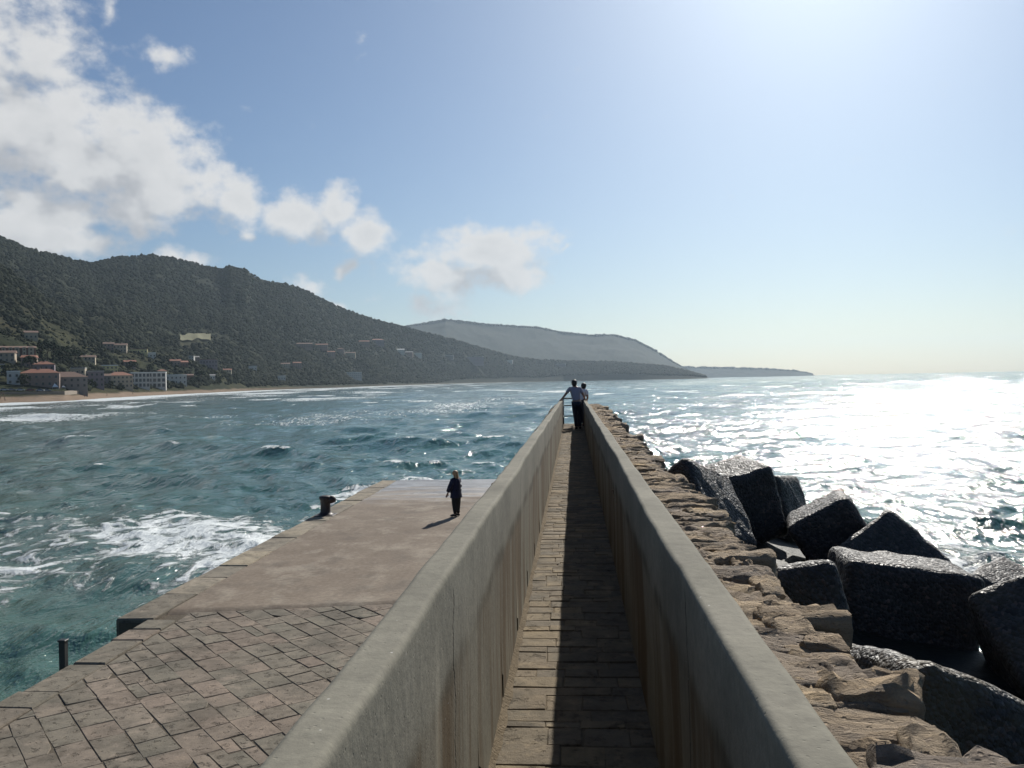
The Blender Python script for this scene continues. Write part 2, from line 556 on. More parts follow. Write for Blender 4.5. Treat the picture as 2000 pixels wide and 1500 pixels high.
def m_apron(g, co, wo):
    s = g.xyz(wo)
    n = g.noise(g.mp(wo, (1, 0.9, 1)), 0.35, 8, 0.66)
    c = g.ramp(n, [(0.28, (0.14, 0.108, 0.082)), (0.48, (0.185, 0.148, 0.115)), (0.66, (0.24, 0.198, 0.156)), (0.8, (0.29, 0.25, 0.205))])
    n2 = g.noise(g.mp(wo, (1, 0.8, 1), loc=(4, 4, 4)), 0.75, 8, 0.7)
    c = g.mix(g.m('MULTIPLY', g.step(n2, 0.48, 0.66), 0.6), c, (0.33, 0.29, 0.235))
    fine = g.noise(wo, 9, 7, 0.7)
    c = g.mix(0.4, c, g.ramp(fine, [(0.3, (0.2, 0.19, 0.17)), (0.7, (0.75, 0.74, 0.7))]), 'OVERLAY')
    stain = g.noise(g.mp(wo, (1, 0.8, 1)), 1.1, 8, 0.7)
    c = g.mix(g.m('MULTIPLY', g.step(stain, 0.5, 0.7), 0.55), c, (0.10, 0.085, 0.07))
    # sea water lying on the outer end, with thin foam lines
    wn = g.noise(g.mp(wo, (0.25, 1.0, 1)), 0.9, 5, 0.6)
    wet = g.step(g.m('ADD', s[1], g.m('MULTIPLY', wn, 16.0)), 42.0, 49.0)
    c = g.mix(g.m('MULTIPLY', wet, 0.35), c, (0.13, 0.12, 0.11))
    fo = g.noise(g.mp(wo, (0.22, 1.3, 1)), 1.1, 6, 0.62, 1.2)
    foam = g.m('MULTIPLY', wet, g.step(g.m('ABSOLUTE', g.m('SUBTRACT', fo, 0.5)), 0.045, 0.0))
    foam = g.m('MAXIMUM', foam, g.m('MULTIPLY', g.m('MULTIPLY', g.step(g.m('ADD', s[1], g.m('MULTIPLY', wn, 6.0)), 42.0, 46.0), 0.7), g.step(fo, 0.46, 0.6)))
    c = g.mix(g.m('MULTIPLY', foam, 0.5), c, (0.66, 0.66, 0.64))
    r = g.m('SUBTRACT', 0.85, g.m('MULTIPLY', wet, 0.55))
    h = g.m('ADD', fine, g.m('MULTIPLY', n2, 0.6))
    return {'Base Color': c, 'Roughness': r, 'Specular IOR Level': g.m('ADD', 0.15, g.m('MULTIPLY', wet, 0.35)), 'Normal': g.bump(h, 0.45, 0.02)}


mat('apron_concrete', m_apron)


def m_block(g, co, wo):
    peb = g.vor(wo, 15.0)
    pebc = g.vor(wo, 15.0, 'F1', 'Color')
    p2 = g.vor(wo, 34.0)
    v = g.m('MULTIPLY', g.xyz(pebc)[0], 1.0)
    c = g.ramp(v, [(0.0, (0.026, 0.025, 0.024)), (0.6, (0.045, 0.042, 0.04)), (0.9, (0.07, 0.063, 0.058)), (1.0, (0.12, 0.085, 0.07))])
    big = g.noise(wo, 0.9, 5, 0.6)
    c = g.mix(g.m('MULTIPLY', g.step(big, 0.45, 0.7), 0.55), c, (0.035, 0.033, 0.028))
    s = g.xyz(wo)
    alg = g.m('MULTIPLY', g.step(s[1], 20.0, 12.0), g.step(g.noise(wo, 1.3, 4), 0.4, 0.65))
    c = g.mix(g.m('MULTIPLY', alg, 0.7), c, (0.12, 0.092, 0.05))
    h = g.m('SUBTRACT', g.m('ADD', g.m('MULTIPLY', g.noise(wo, 4, 6, 0.7), 1.5), g.m('MULTIPLY', g.m('SUBTRACT', 1.0, p2), 0.25)), g.m('MULTIPLY', peb, 1.0))
    return {'Base Color': c, 'Roughness': g.m('ADD', 0.42, g.m('MULTIPLY', g.xyz(pebc)[1], 0.4)), 'Specular IOR Level': 0.4, 'Normal': g.bump(h, 0.9, 0.05)}


mat('block_concrete', m_block)


def m_wet_shade(g, co, wo):  # wet rock, coloured near-black so sunlit gaps between blocks look shaded
    n = g.noise(wo, 2.5, 6, 0.65)
    return {'Base Color': g.mix(n, (0.008, 0.009, 0.008), (0.03, 0.03, 0.022)), 'Roughness': 0.6, 'Specular IOR Level': 0.2, 'Normal': g.bump(n, 0.9, 0.1)}


mat('wet_shade_rock', m_wet_shade)


def m_water(g, co, wo):
    foam = g.attr('foam')
    shoal = g.attr('shoal')
    lob = g.noise(g.mp(wo, (0.02, 0.05, 1), rot=(0, 0, 0.5)), 1.0, 5, 0.6)
    deep = g.ramp(lob, [(0.3, (0.013, 0.082, 0.070)), (0.55, (0.022, 0.122, 0.100)), (0.75, (0.036, 0.160, 0.128))])
    c = g.mix(g.m('MULTIPLY', shoal, 0.8), deep, (0.090, 0.115, 0.092))
    w1 = g.mp(wo, (1, 0.42, 1), rot=(0, 0, 0.62))
    w2 = g.mp(wo, (1, 0.5, 1), rot=(0, 0, 0.15))
    h = g.m('MULTIPLY', g.noise(w1, 0.2, 4, 0.62), 1.2)
    h = g.m('ADD', h, g.m('MULTIPLY', g.noise(w2, 0.8, 5, 0.62, 0.4), 0.42))
    h = g.m('ADD', h, g.m('MULTIPLY', g.noise(w1, 2.9, 4, 0.6, 0.3), 0.10))
    h = g.m('ADD', h, g.m('MULTIPLY', g.noise(w2, 9.0, 3, 0.6), 0.018))
    # foam: crests and wash, broken into strands
    strand = g.noise(g.mp(wo, (1, 0.55, 1), rot=(0, 0, 0.62)), 0.85, 8, 0.66, 1.6)
    lace = g.vor(g.v('ADD', g.mp(wo, (0.6, 1.0, 1)), g.v('SCALE', g.node('ShaderNodeTexNoise', {'Vector': wo, 'Scale': 0.9, 'Detail': 4.0}).outputs['Color'], 1.4)), 0.8, 'DISTANCE_TO_EDGE')
    f = g.m('ADD', foam, g.m('MULTIPLY', g.m('SUBTRACT', strand, 0.5), 1.9))
    f = g.m('SUBTRACT', f, g.m('MULTIPLY', g.step(lace, 0.02, 0.3), 0.30))
    fk = g.m('MULTIPLY', g.step(f, 0.36, 0.66), g.step(foam, 0.02, 0.2))
    c = g.mix(fk, c, (0.74, 0.77, 0.77))
    thin = g.m('MULTIPLY', g.step(foam, 0.1, 1.0), 0.22)
    c = g.mix(thin, c, (0.20, 0.30, 0.29))
    r = g.m('ADD', 0.08, g.m('MULTIPLY', fk, 0.6))
    nb = g.bump(g.m('ADD', h, g.m('MULTIPLY', fk, 0.12)), 1.0, 0.75)
    return {'Base Color': c, 'Roughness': r, 'IOR': 1.333, 'Normal': nb}


mat('sea_water', m_water)


def m_hill(g, co, wo):
    s = g.xyz(wo)
    n = g.noise(wo, 0.006, 8, 0.62)
    c = g.ramp(n, [(0.25, (0.013, 0.019, 0.010)), (0.45, (0.024, 0.029, 0.013)), (0.58, (0.042, 0.041, 0.018)), (0.7, (0.060, 0.050, 0.028)), (0.85, (0.075, 0.062, 0.042))])
    n2 = g.noise(wo, 0.05, 6, 0.65)
    c = g.mix(0.85, c, g.ramp(n2, [(0.3, (0.12, 0.14, 0.12)), (0.5, (0.45, 0.46, 0.42)), (0.7, (0.85, 0.82, 0.7))]), 'OVERLAY')
    n3 = g.noise(wo, 0.22, 4, 0.65)
    c = g.mix(g.m('MULTIPLY', g.step(n3, 0.5, 0.62), 0.65), c, (0.014, 0.02, 0.01))
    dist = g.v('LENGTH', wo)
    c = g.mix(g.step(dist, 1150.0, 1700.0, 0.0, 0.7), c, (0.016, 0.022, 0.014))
    sand = g.step(g.m('ADD', s[2], g.m('MULTIPLY', g.noise(wo, 0.03, 4), 4.0)), 5.6, 4.0)
    sand = g.m('MULTIPLY', sand, g.step(dist, 1500.0, 700.0, 0.15, 1.0))
    c = g.mix(sand, c, g.ramp(g.noise(wo, 0.06, 5), [(0.3, (0.20, 0.148, 0.105)), (0.7, (0.27, 0.205, 0.15))]))
    return {'Base Color': c, 'Roughness': 0.95, 'Specular IOR Level': 0.05, 'Normal': g.bump(n2, 0.6, 6.0)}


mat('hill_scrub', m_hill)


def flat(name, c, rough=0.8, var=0.25, sc=3.0, bump=0.0, metal=0.0):
    def f(g, co, wo):
        n = g.noise(co, sc, 5, 0.6)
        cc = g.mix(n, tuple(x * (1 - var) for x in c), tuple(min(1, x * (1 + var)) for x in c))
        d = {'Base Color': cc, 'Roughness': rough, 'Metallic': metal}
        if bump:
            d['Normal'] = g.bump(n, bump, 0.02)
        return d
    return mat(name, f)


def m_leaf(c1, c2):
    def f(g, co, wo):
        t = g.m('FRACT', g.m('ADD', g.attr('tint'), g.m('MULTIPLY', g.noise(wo, 0.02, 3), 0.6)))
        c = g.mix(t, c1, c2)
        n = g.noise(wo, 0.9, 5, 0.7)
        c = g.mix(0.3, c, g.ramp(n, [(0.3, (0.3, 0.3, 0.3)), (0.7, (0.7, 0.7, 0.66))]), 'OVERLAY')
        return {'Base Color': c, 'Roughness': 0.9, 'Specular IOR Level': 0.05, 'Normal': g.bump(n, 0.9, 0.8)}
    return f


mat('wood_leaves', m_leaf((0.015, 0.021, 0.012), (0.028, 0.033, 0.016)))
mat('tree_leaves', m_leaf((0.012, 0.022, 0.010), (0.028, 0.040, 0.016)))
flat('bark', (0.09, 0.065, 0.045), 0.9, 0.4, 6)
flat('plaster_cream', (0.38, 0.32, 0.235), 0.85, 0.12, 0.4)
flat('plaster_white', (0.48, 0.47, 0.44), 0.8, 0.08, 0.4)
flat('plaster_yellow', (0.52, 0.46, 0.22), 0.85, 0.12, 0.4)
flat('plaster_pink', (0.24, 0.175, 0.145), 0.85, 0.15, 0.4)
flat('plaster_grey', (0.18, 0.168, 0.16), 0.85, 0.15, 0.4)
flat('plaster_mauve', (0.20, 0.165, 0.18), 0.85, 0.15, 0.4)
flat('plaster_brown', (0.16, 0.09, 0.065), 0.9, 0.2, 0.4)
flat('roof_red', (0.30, 0.125, 0.075), 0.85, 0.3, 1.5)
flat('roof_brown', (0.20, 0.12, 0.085), 0.85, 0.3, 1.5)
flat('roof_white', (0.66, 0.66, 0.64), 0.7, 0.08, 0.5)
flat('roof_grey', (0.30, 0.29, 0.28), 0.8, 0.15, 0.5)
flat('window_glass', (0.035, 0.042, 0.05), 0.2, 0.3, 1.0)
flat('shutter', (0.10, 0.075, 0.05), 0.7, 0.2, 2.0)
flat('seawall_stone', (0.24, 0.20, 0.155), 0.9, 0.25, 0.5, 0.5)
flat('canvas_white', (0.78, 0.78, 0.78), 0.7, 0.05, 1.0)
flat('meadow', (0.105, 0.102, 0.04), 0.95, 0.2, 0.1)
flat('car_white', (0.6, 0.6, 0.6), 0.3, 0.03, 1.0)
flat('car_grey', (0.22, 0.23, 0.25), 0.3, 0.03, 1.0)
flat('car_red', (0.25, 0.03, 0.025), 0.3, 0.03, 1.0)
flat('tyre_rubber', (0.02, 0.02, 0.02), 0.9, 0.1, 5)
flat('driftwood', (0.20, 0.14, 0.10), 0.9, 0.3, 5)
flat('bollard_iron', (0.030, 0.018, 0.016), 0.55, 0.5, 9, 0.5)
flat('dark_steel', (0.018, 0.022, 0.024), 0.6, 0.4, 12, 0.3)
flat('rail_steel', (0.03, 0.03, 0.034), 0.5, 0.4, 12, 0.2)
flat('skin', (0.30, 0.165, 0.11), 0.6, 0.1, 10)
flat('shirt_lilac', (0.27, 0.25, 0.31), 0.85, 0.1, 12)
flat('shirt_white', (0.62, 0.60, 0.62), 0.85, 0.08, 12)
flat('jeans', (0.022, 0.024, 0.038), 0.9, 0.3, 30)
flat('coat_navy', (0.013, 0.016, 0.045), 0.85, 0.3, 18)
flat('skirt_black', (0.010, 0.011, 0.013), 0.85, 0.3, 18)
flat('leather_black', (0.012, 0.011, 0.011), 0.5, 0.3, 14)
flat('hair_dark', (0.012, 0.010, 0.009), 0.55, 0.4, 25, 0.4)
flat('hair_blonde', (0.42, 0.26, 0.13), 0.5, 0.35, 25, 0.4)
flat('shoe', (0.02, 0.018, 0.016), 0.6, 0.2, 15)
flat('cloth_red', (0.28, 0.05, 0.045), 0.85, 0.2, 10)
flat('cloth_blue', (0.04, 0.07, 0.17), 0.85, 0.2, 10)
flat('cloth_tan', (0.36, 0.27, 0.18), 0.85, 0.2, 10)


# ------------------------------------------------------------------ the sea
def polar(b, r):
    return r * np.sin(np.radians(b)), r * np.cos(np.radians(b))


def shore_dist(x, y):
    px, py = polar(SHORE[:, 0], SHORE[:, 1])
    best = np.full(x.shape, 1e9)
    for i in range(len(px) - 1):
        dx, dy = px[i + 1] - px[i], py[i + 1] - py[i]
        t = np.clip(((x - px[i]) * dx + (y - py[i]) * dy) / (dx * dx + dy * dy), 0, 1)
        best = np.minimum(best, np.hypot(x - px[i] - t * dx, y - py[i] - t * dy))
    return best


def build_sea():
    nb, q = 500, 1.0078
    r = [4.0]
    while r[-1] < 11900:
        r.append(r[-1] * q)
    r = np.array(r)
    b = np.linspace(-56, 50, nb)
    B, Rr = np.meshgrid(b, r, indexing='ij')
    x, y = polar(B, Rr)
    dr = Rr * (q - 1)
    X, Y, Z = x.copy(), y.copy(), np.zeros_like(x)
    sd_ = shore_dist(x, y)
    inland = Rr > np.interp(B, SHORE[:, 0], SHORE[:, 1])
    inland &= B < 8.8
    calm = np.clip(sd_ / 60, 0.25, 1) * (1 - 0.5 * np.exp(-(((x + 18) / 14) ** 2 + ((y - 31) / 14) ** 2)))
    wr = np.random.default_rng(11)
    crest = np.zeros_like(x)
    for k in range(80):
        lam = 1.25 * (34 / 1.25) ** ((k + wr.random()) / 80)
        th = rad(217) + wr.normal(0, 0.42 if lam > 8 else 0.6)
        cx, cy_ = math.sin(th), math.cos(th)
        kk = 2 * math.pi / lam
        a = 0.043 * (lam / 3) ** -0.45 / kk
        ph = wr.random() * 6.283
        f = np.clip((lam - 2.2 * dr) / (2.4 * dr), 0, 1) * a * calm
        arg = kk * (x * cx + y * cy_) + ph
        c, s = np.cos(arg), np.sin(arg)
        Z += f * c
        X -= 0.8 * f * cx * s
        Y -= 0.8 * f * cy_ * s
        if lam > 2.5:
            crest += f * kk * c
    Z = np.where(Rr > 11000, Z * 0, Z)
    n1 = fbm(x / 9, y / 9, 4, 5)
    n2 = fbm(x / 45, y / 45, 3, 6)
    foam = np.clip((crest - 0.27 + 0.38 * n1 + 0.5 * n2) * 2.8, 0, 0.85)
    far = np.clip((Rr - 90) / 200, 0, 1)
    wc = fbm(x / 16 * 0.8 + y / 30, y / 16 * 0.8 - x / 50, 4, 31)
    foam = np.maximum(foam, far * np.clip((wc - 0.13) * 7, 0, 0.8) * np.clip(1.4 - Rr / 4000, 0, 1))
    # surf along the beach: swash, then two broken lines of breakers
    br = fbm(x / 60, y / 60, 4, 41)
    wob = 14 * fbm(x / 90, y / 90, 3, 44)
    d = sd_ + wob
    g1 = np.exp(-((d - 12) / 30) ** 2) * 1.15
    g2 = np.exp(-((d - 92) / 26) ** 2) * np.clip(0.75 + 1.9 * br, 0, 1.0)
    g3 = np.exp(-((d - 165) / 24) ** 2) * np.clip(0.50 + 2.6 * br, 0, 0.95)
    g5 = np.exp(-((d - 245) / 20) ** 2) * np.clip(0.15 + 3.0 * br, 0, 0.85)
    g4 = np.clip(0.75 - np.abs(d - 60) / 110, 0, 1) * np.clip(0.6 + 1.5 * br, 0, 1)
    g1 = np.maximum(g1, g5)
    foam = np.maximum.reduce([foam, g1, g2, g3, g4])
    # wash thrown back from the quay wall and its outer end, and surge at the blocks
    side = np.exp(-(((x + 15.5) / 8.0) ** 2 + ((y - 34) / 7.5) ** 2)) * 0.82
    side2 = np.exp(-(((x + 22) / 8.5) ** 2 + ((y - 28.0) / 6.5) ** 2)) * 0.70
    side3 = np.maximum(np.exp(-(((x + 11) / 3.0) ** 2 + ((y - 31) / 9.0) ** 2)) * 0.9, np.exp(-((x + 10.2) / 1.1) ** 2) * (y > 8) * (y < 48) * np.clip(0.45 + n1, 0, 0.8))
    end = np.exp(-((y - 48.5) / 4.0) ** 2) * (x > -14) * (x < 2) * 0.85
    blk = np.exp(-(((x - 11.5) / 3.2) ** 2 + ((y - 27) / 5) ** 2)) * 0.9
    left = np.exp(-(((x + 29) / 12) ** 2 + ((y - 36) / 8.0) ** 2)) * 0.55
    foam = np.maximum.reduce([foam, side + 0.25 * n1, side2 + 0.3 * n1, side3, end, blk, left + 0.3 * n1])
    shoal = np.clip(np.exp(-sd_ / 150) * 0.9 + np.clip(-B - 14, 0, 20) / 20 * np.exp(-sd_ / 500) * 0.7 + np.clip(fbm(x / 60, y / 60, 3, 77) * 0.8, 0, 0.3) * (B < -8), 0, 1)
    Z = np.where(inland, -1.5, Z + 0.35 * g2 * calm)
    me = make_mesh('sea', np.stack([X, Y, Z], -1).reshape(-1, 3), grid_faces(nb, len(r)), 'sea_water', True)
    point_attr(me, 'foam', np.clip(foam, 0, 1))
    point_attr(me, 'shoal', shoal)
    me.flip_normals()
    o = obj('sea', me)
    tag(o, 'choppy teal sea with whitecaps filling the bay to the horizon', 'sea', kind='structure')


build_sea()


# ------------------------------------------------------------------ the coast
def build_hills():
    nb, nv = 560, 170
    b = np.linspace(-47, 8.74, nb)
    v = np.concatenate([np.linspace(-0.03, 1.0, nv - 30), np.linspace(1.02, 1.45, 30)])
    B, V = np.meshgrid(b, v, indexing='ij')
    r0 = np.interp(B, SHORE[:, 0], SHORE[:, 1])
    r1 = np.interp(B, RIDGE[:, 0], RIDGE[:, 1])
    R_ = r0 + (r1 - r0) * V
    Z = land(B, R_)
    x, y = polar(B, R_)
    Z = Z + fbm(x / 22, y / 22, 3, 55) * 5 * np.clip(V * 6, 0, 1) * np.clip(Z / 20, 0, 1)
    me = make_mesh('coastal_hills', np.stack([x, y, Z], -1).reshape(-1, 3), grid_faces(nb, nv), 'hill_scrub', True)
    me.flip_normals()
    tag(obj('coastal_hills', me), 'dark green scrub covered hills rising behind the sandy beach', 'hills', kind='structure')

    def far_hill(name, tab, r_front, r_back, label, seed):
        t = np.array(tab)
        bb = np.linspace(t[0, 0], t[-1, 0], 300)
        vv = np.linspace(0, 2, 60)
        Bq, Vq = np.meshgrid(bb, vv, indexing='ij')
        rr = np.interp(bb, t[:, 0], t[:, 1])[:, None]
        zz = np.interp(bb, t[:, 0], t[:, 2])[:, None]
        Rq = np.where(Vq <= 1, rr - r_front * (1 - Vq), rr + r_back * (Vq - 1))
        prof = np.where(Vq <= 1, Vq ** 0.9, np.clip(1 - (Vq - 1) ** 1.5, 0, 1))
        xq, yq = polar(Bq, Rq)
        nz = fbm(xq / 300, yq / 300, 5, seed) * 0.35 * zz * (1 - np.abs(1 - Vq)) * np.clip(np.abs(1 - Vq) * 5, 0, 1)
        crestn = fbm(xq / 35, yq / 35, 3, seed + 3) * 10 * np.clip(prof * 3, 0, 1) * np.clip(zz / 60, 0, 1)
        Zq = zz * prof + nz + crestn - 0.5 * (prof <= 0)
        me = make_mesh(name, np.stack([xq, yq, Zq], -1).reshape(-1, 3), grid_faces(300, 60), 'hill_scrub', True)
        me.flip_normals()
        tag(obj(name, me), label, 'hill', kind='structure')
        return bb, t

    FAR = [(-15.61, 5600, 329.3), (-11.34, 5600, 357.8), (-10.67, 5600, 366.9), (-8.33, 5600, 403.3), (-7.33, 5650, 395.4), (-5.65, 5700, 376.1), (-2.28, 5800, 355.5), (-0.61, 5800, 317.8), (1.06, 5800, 296.8), (2.73, 5800, 292.7), (4.05, 5800, 255.5), (5.35, 5800, 184.8), (6.32, 5750, 114.3), (7.12, 5700, 65.4), (7.61, 5650, 37.8), (8.08, 5600, 2)]
    LOW = [(4.34, 7600, 93.1), (7.13, 7600, 94.0), (9.22, 7600, 83.5), (10.8, 7600, 74.5), (12.36, 7600, 61.3), (13.9, 7600, 44.0), (14.81, 7600, 20.2), (15.17, 7600, 2)]
    far_hill('headland_hill', FAR, 1200, 900, 'hazy grey mountain headland sloping down behind the nearer shore', 61)
    far_hill('low_headland', LOW, 350, 350, 'long low hazy headland running out along the horizon', 71)
    # clearing on the hillside
    bb = np.linspace(-24.85, -23.07, 14)
    tt = np.linspace(0, 1, 6)
    Bq, Tq = np.meshgrid(bb, tt, indexing='ij')
    ra = np.interp(Bq, [-24.85, -23.07], [1306, 1420])
    rb = np.interp(Bq, [-24.85, -23.07], [1360, 1470]) + 6 * np.sin(Bq * 9)
    Rq = ra + (rb - ra) * Tq
    xq, yq = polar(Bq, Rq)
    Zq = land(Bq, Rq) + 3.5
    me = make_mesh('meadow', np.stack([xq, yq, Zq], -1).reshape(-1, 3), grid_faces(14, 6), 'meadow', True)
    me.flip_normals()
    tag(obj('meadow', me), 'pale yellow green meadow cleared on the dark hillside', 'meadow', kind='structure')


build_hills()

# ------------------------------------------------------------------ quay
QZ = 1.2


def prism(poly, z0, z1, ch=0.02, tilt=(0, 0), jit=0.0):
    """bevelled slab from a convex outline"""
    n = len(poly)
    cx = sum(p[0] for p in poly) / n
    cy_ = sum(p[1] for p in poly) / n
    V = []
    for z, k in ((z0, 0), (z1 - ch, 0), (z1, ch * 1.3)):
        for x, y in poly:
            d = math.hypot(x - cx, y - cy_) or 1
            s = max(0, 1 - k / d)
            px, py = cx + (x - cx) * s, cy_ + (y - cy_) * s
            zz = z + (tilt[0] * (px - cx) + tilt[1] * (py - cy_) if z > z0 else 0)
            V.append((px, py, zz + (random.uniform(-jit, jit) if z > z0 else 0)))
    F = []
    for l in range(2):
        for i in range(n):
            j = (i + 1) % n
            F.append((l * n + i, l * n + j, (l + 1) * n + j, (l + 1) * n + i))
    F.append(tuple(2 * n + i for i in range(n)))
    return V, F


def clip_poly(poly, a, b, c):
    """keep a*x+b*y<=c"""
    out = []
    for i in range(len(poly)):
        p, q = poly[i], poly[(i + 1) % len(poly)]
        dp, dq = a * p[0] + b * p[1] - c, a * q[0] + b * q[1] - c
        if dp <= 0:
            out.append(p)
        if dp * dq < 0:
            t = dp / (dp - dq)
            out.append((p[0] + (q[0] - p[0]) * t, p[1] + (q[1] - p[1]) * t))
    return out


def area(p):
    return 0.5 * sum(p[i][0] * p[(i + 1) % len(p)][1] - p[(i + 1) % len(p)][0] * p[i][1] for i in range(len(p)))


def build_quay():
    mb = MB()
    mb.box(-8.98, -0.6, -6, 17.7, -2.5, QZ - 0.010)
    mb.box(-9.66, -0.6, 17.7, 43.2, -2.5, QZ - 0.05)
    root = mb.build('quay', 'mortar_dark')
    tag(root, 'low stone quay beside the walkway, paved near end and concrete outer end', 'quay', kind='structure')
    MB().box(-9.62, -8.985, 16.55, 17.695, -2.5, 0.62).build('landing_step', 'quay_stone', root)
    # concrete apron
    nx, ny = 60, 140
    ys = np.linspace(0, 1, ny)
    xs = np.linspace(-8.9, -0.62, nx)
    Xg, Tg = np.meshgrid(xs, ys, indexing='ij')
    y0 = 18.35 + (Xg + 8.4) * 0.17 + 0.22 * fbm(Xg * 1.6, Xg * 0 + 3, 4, 91)
    Yg = y0 + (43.15 - y0) * Tg
    Zg = QZ + 0.03 * fbm(Xg / 1.5, Yg / 1.5, 4, 92) + 0.012
    Zg[:, 0] = QZ - 0.06
    me = make_mesh('concrete_apron', np.stack([Xg, Yg, Zg], -1).reshape(-1, 3), grid_faces(nx, ny), 'apron_concrete', True)
    obj('concrete_apron', me, root)
    # paving slabs laid diagonally
    d1 = Vector((0.655, -0.755))
    d2 = Vector((0.755, 0.655))
    o0 = Vector((-9.5, 12.0))
    w = -7.0
    rr = random.Random(5)
    slabs = []
    while w < 13:
        wid = rr.uniform(0.36, 0.60)
        l = -13.0 + rr.uniform(0, 1)
        while l < 12:
            ln = rr.uniform(0.48, 0.98)
            split = [(0, 1)] if (rr.random() > 0.12 or ln > 0.8) else [(0, 0.5), (0.5, 1)]
            for sa, sb in split:
                j = 0.018
                pts = []
                for (u, v_) in ((l, w + sa * wid), (l + ln, w + sa * wid), (l + ln, w + sb * wid), (l, w + sb * wid)):
                    p = o0 + d1 * u + d2 * v_
                    pts.append((p.x + rr.uniform(-j, j), p.y + rr.uniform(-j, j)))
                g_ = rr.choice([0.005, 0.007, 0.010, 0.016])
                cx = sum(p[0] for p in pts) / 4
                cy_ = sum(p[1] for p in pts) / 4
                pts = [(p[0] + (cx - p[0]) / max(0.2, math.hypot(p[0] - cx, p[1] - cy_)) * g_, p[1] + (cy_ - p[1]) / max(0.2, math.hypot(p[0] - cx, p[1] - cy_)) * g_) for p in pts]
                if rr.random() < 0.18:       # broken corner
                    i = rr.randrange(4)
                    a, b, c = pts[i - 1], pts[i], pts[(i + 1) % 4]
                    t = rr.uniform(0.15, 0.35)
                    pts = pts[:i] + [(b[0] + (a[0] - b[0]) * t, b[1] + (a[1] - b[1]) * t), (b[0] + (c[0] - b[0]) * t, b[1] + (c[1] - b[1]) * t)] + pts[i + 1:]
                if area(pts) < 0:
                    pts = pts[::-1]
                pts = clip_poly(pts, -1, 0, 8.36)
                pts = clip_poly(pts, 1, 0, -2.6) if pts else pts
                pts = clip_poly(pts, 0, -1, -9.0) if pts else pts
                pts = clip_poly(pts, -0.17, 1, 18.30 + 8.4 * 0.17) if pts else pts
                if len(pts) >= 3 and area(pts) > 0.03:
                    slabs.append(pts)
            l += ln
        w += wid
    for pts in slabs:
        z = QZ + rr.uniform(-0.003, 0.006)
        V, F = prism(pts, QZ - 0.09, z, 0.010, (rr.uniform(-0.006, 0.006), rr.uniform(-0.006, 0.006)), 0.002)
        obj('paving_stone', make_mesh('paving_stone', V, F, 'quay_stone'), root)
    # edge courses
    def course(x0, x1, ya, yb, lo, hi):
        y = ya
        while y < yb - 0.2:
            e = min(yb, y + rr.uniform(lo, hi))
            j = lambda: rr.uniform(-0.02, 0.02)
            ox = rr.uniform(-0.05, 0.03)
            V, F = prism([(x0 + ox, y + 0.012 + j() * 0.5), (x1 + j(), y + 0.012), (x1 + j(), e - 0.012), (x0 + ox, e - 0.012)], QZ - 0.45, QZ + rr.uniform(0.0, 0.035), 0.025, (rr.uniform(-0.015, 0.015), 0), 0.004)
            obj('edge_stone', make_mesh('edge_stone', V, F, 'edge_stone' if y > 19.5 else 'quay_stone'), root)
            y = e
    course(-9.02, -8.38, 8.0, 17.68, 0.7, 1.5)
    course(-9.72, -8.92, 17.72, 43.22, 1.1, 2.6)
    return root


build_quay()

# ------------------------------------------------------------------ breakwater wall with the raised walkway
FZ = 4.42          # walkway floor
WIN_L, WOUT_L, WIN_R, WOUT_R = -0.394, -0.492, 0.339, 0.432
Y_END = 30.0


def rock_variants(n, seed):
    out = []
    rr = np.random.default_rng(seed)
    bm = bmesh.new()
    bmesh.ops.create_cube(bm, size=2.0)
    bmesh.ops.subdivide_edges(bm, edges=bm.edges[:], cuts=6, use_grid_fill=True)
    base = np.array([v.co[:] for v in bm.verts])
    faces = np.array([[v.index for v in f.verts] for f in bm.faces])
    bm.free()
    for k in range(n):
        p = base.copy()
        q = np.clip(p, -0.72, 0.72)
        d = p - q
        ln = np.linalg.norm(d, axis=1, keepdims=True)
        p = q + 0.28 * d / np.maximum(ln, 1e-6)
        sk = rr.uniform(-0.25, 0.25, 2)
        p[:, 0] += sk[0] * p[:, 1]
        p[:, 1] += sk[1] * p[:, 0] * 0.6
        p[:, 0] *= 1 + 0.18 * np.sign(rr.random() - .5) * p[:, 1]
        nz = fbm(p[:, 0] * 1.6 + 7 * k, p[:, 1] * 2.4 + p[:, 2], 4, 100 + k)
        nz2 = fbm(p[:, 0] * 4 + 3 * k, p[:, 1] * 5 - p[:, 2] * 2, 3, 200 + k)
        p[:, 2] += (nz * 1.0 + nz2 * 0.5) * (p[:, 2] > 0)
        p[:, 0] += 0.25 * fbm(p[:, 1] * 3 + k, p[:, 2] * 3, 3, 300 + k)
        p[:, 1] += 0.25 * fbm(p[:, 0] * 3 + k, p[:, 2] * 3, 3, 400 + k)
        out.append(p)
    return out, faces


def join_np(parts, name, m, smooth, tints):
    """one mesh from many transformed copies (verts, faces)"""
    V, F, T, o = [], [], [], 0
    for (v, f), t in zip(parts, tints):
        V.append(v)
        F.append(f + o)
        T.append(np.full(len(v), t))
        o += len(v)
    me = make_mesh(name, np.concatenate(V), np.concatenate(F), m, smooth)
    point_attr(me, 'tint', np.concatenate(T))
    return me


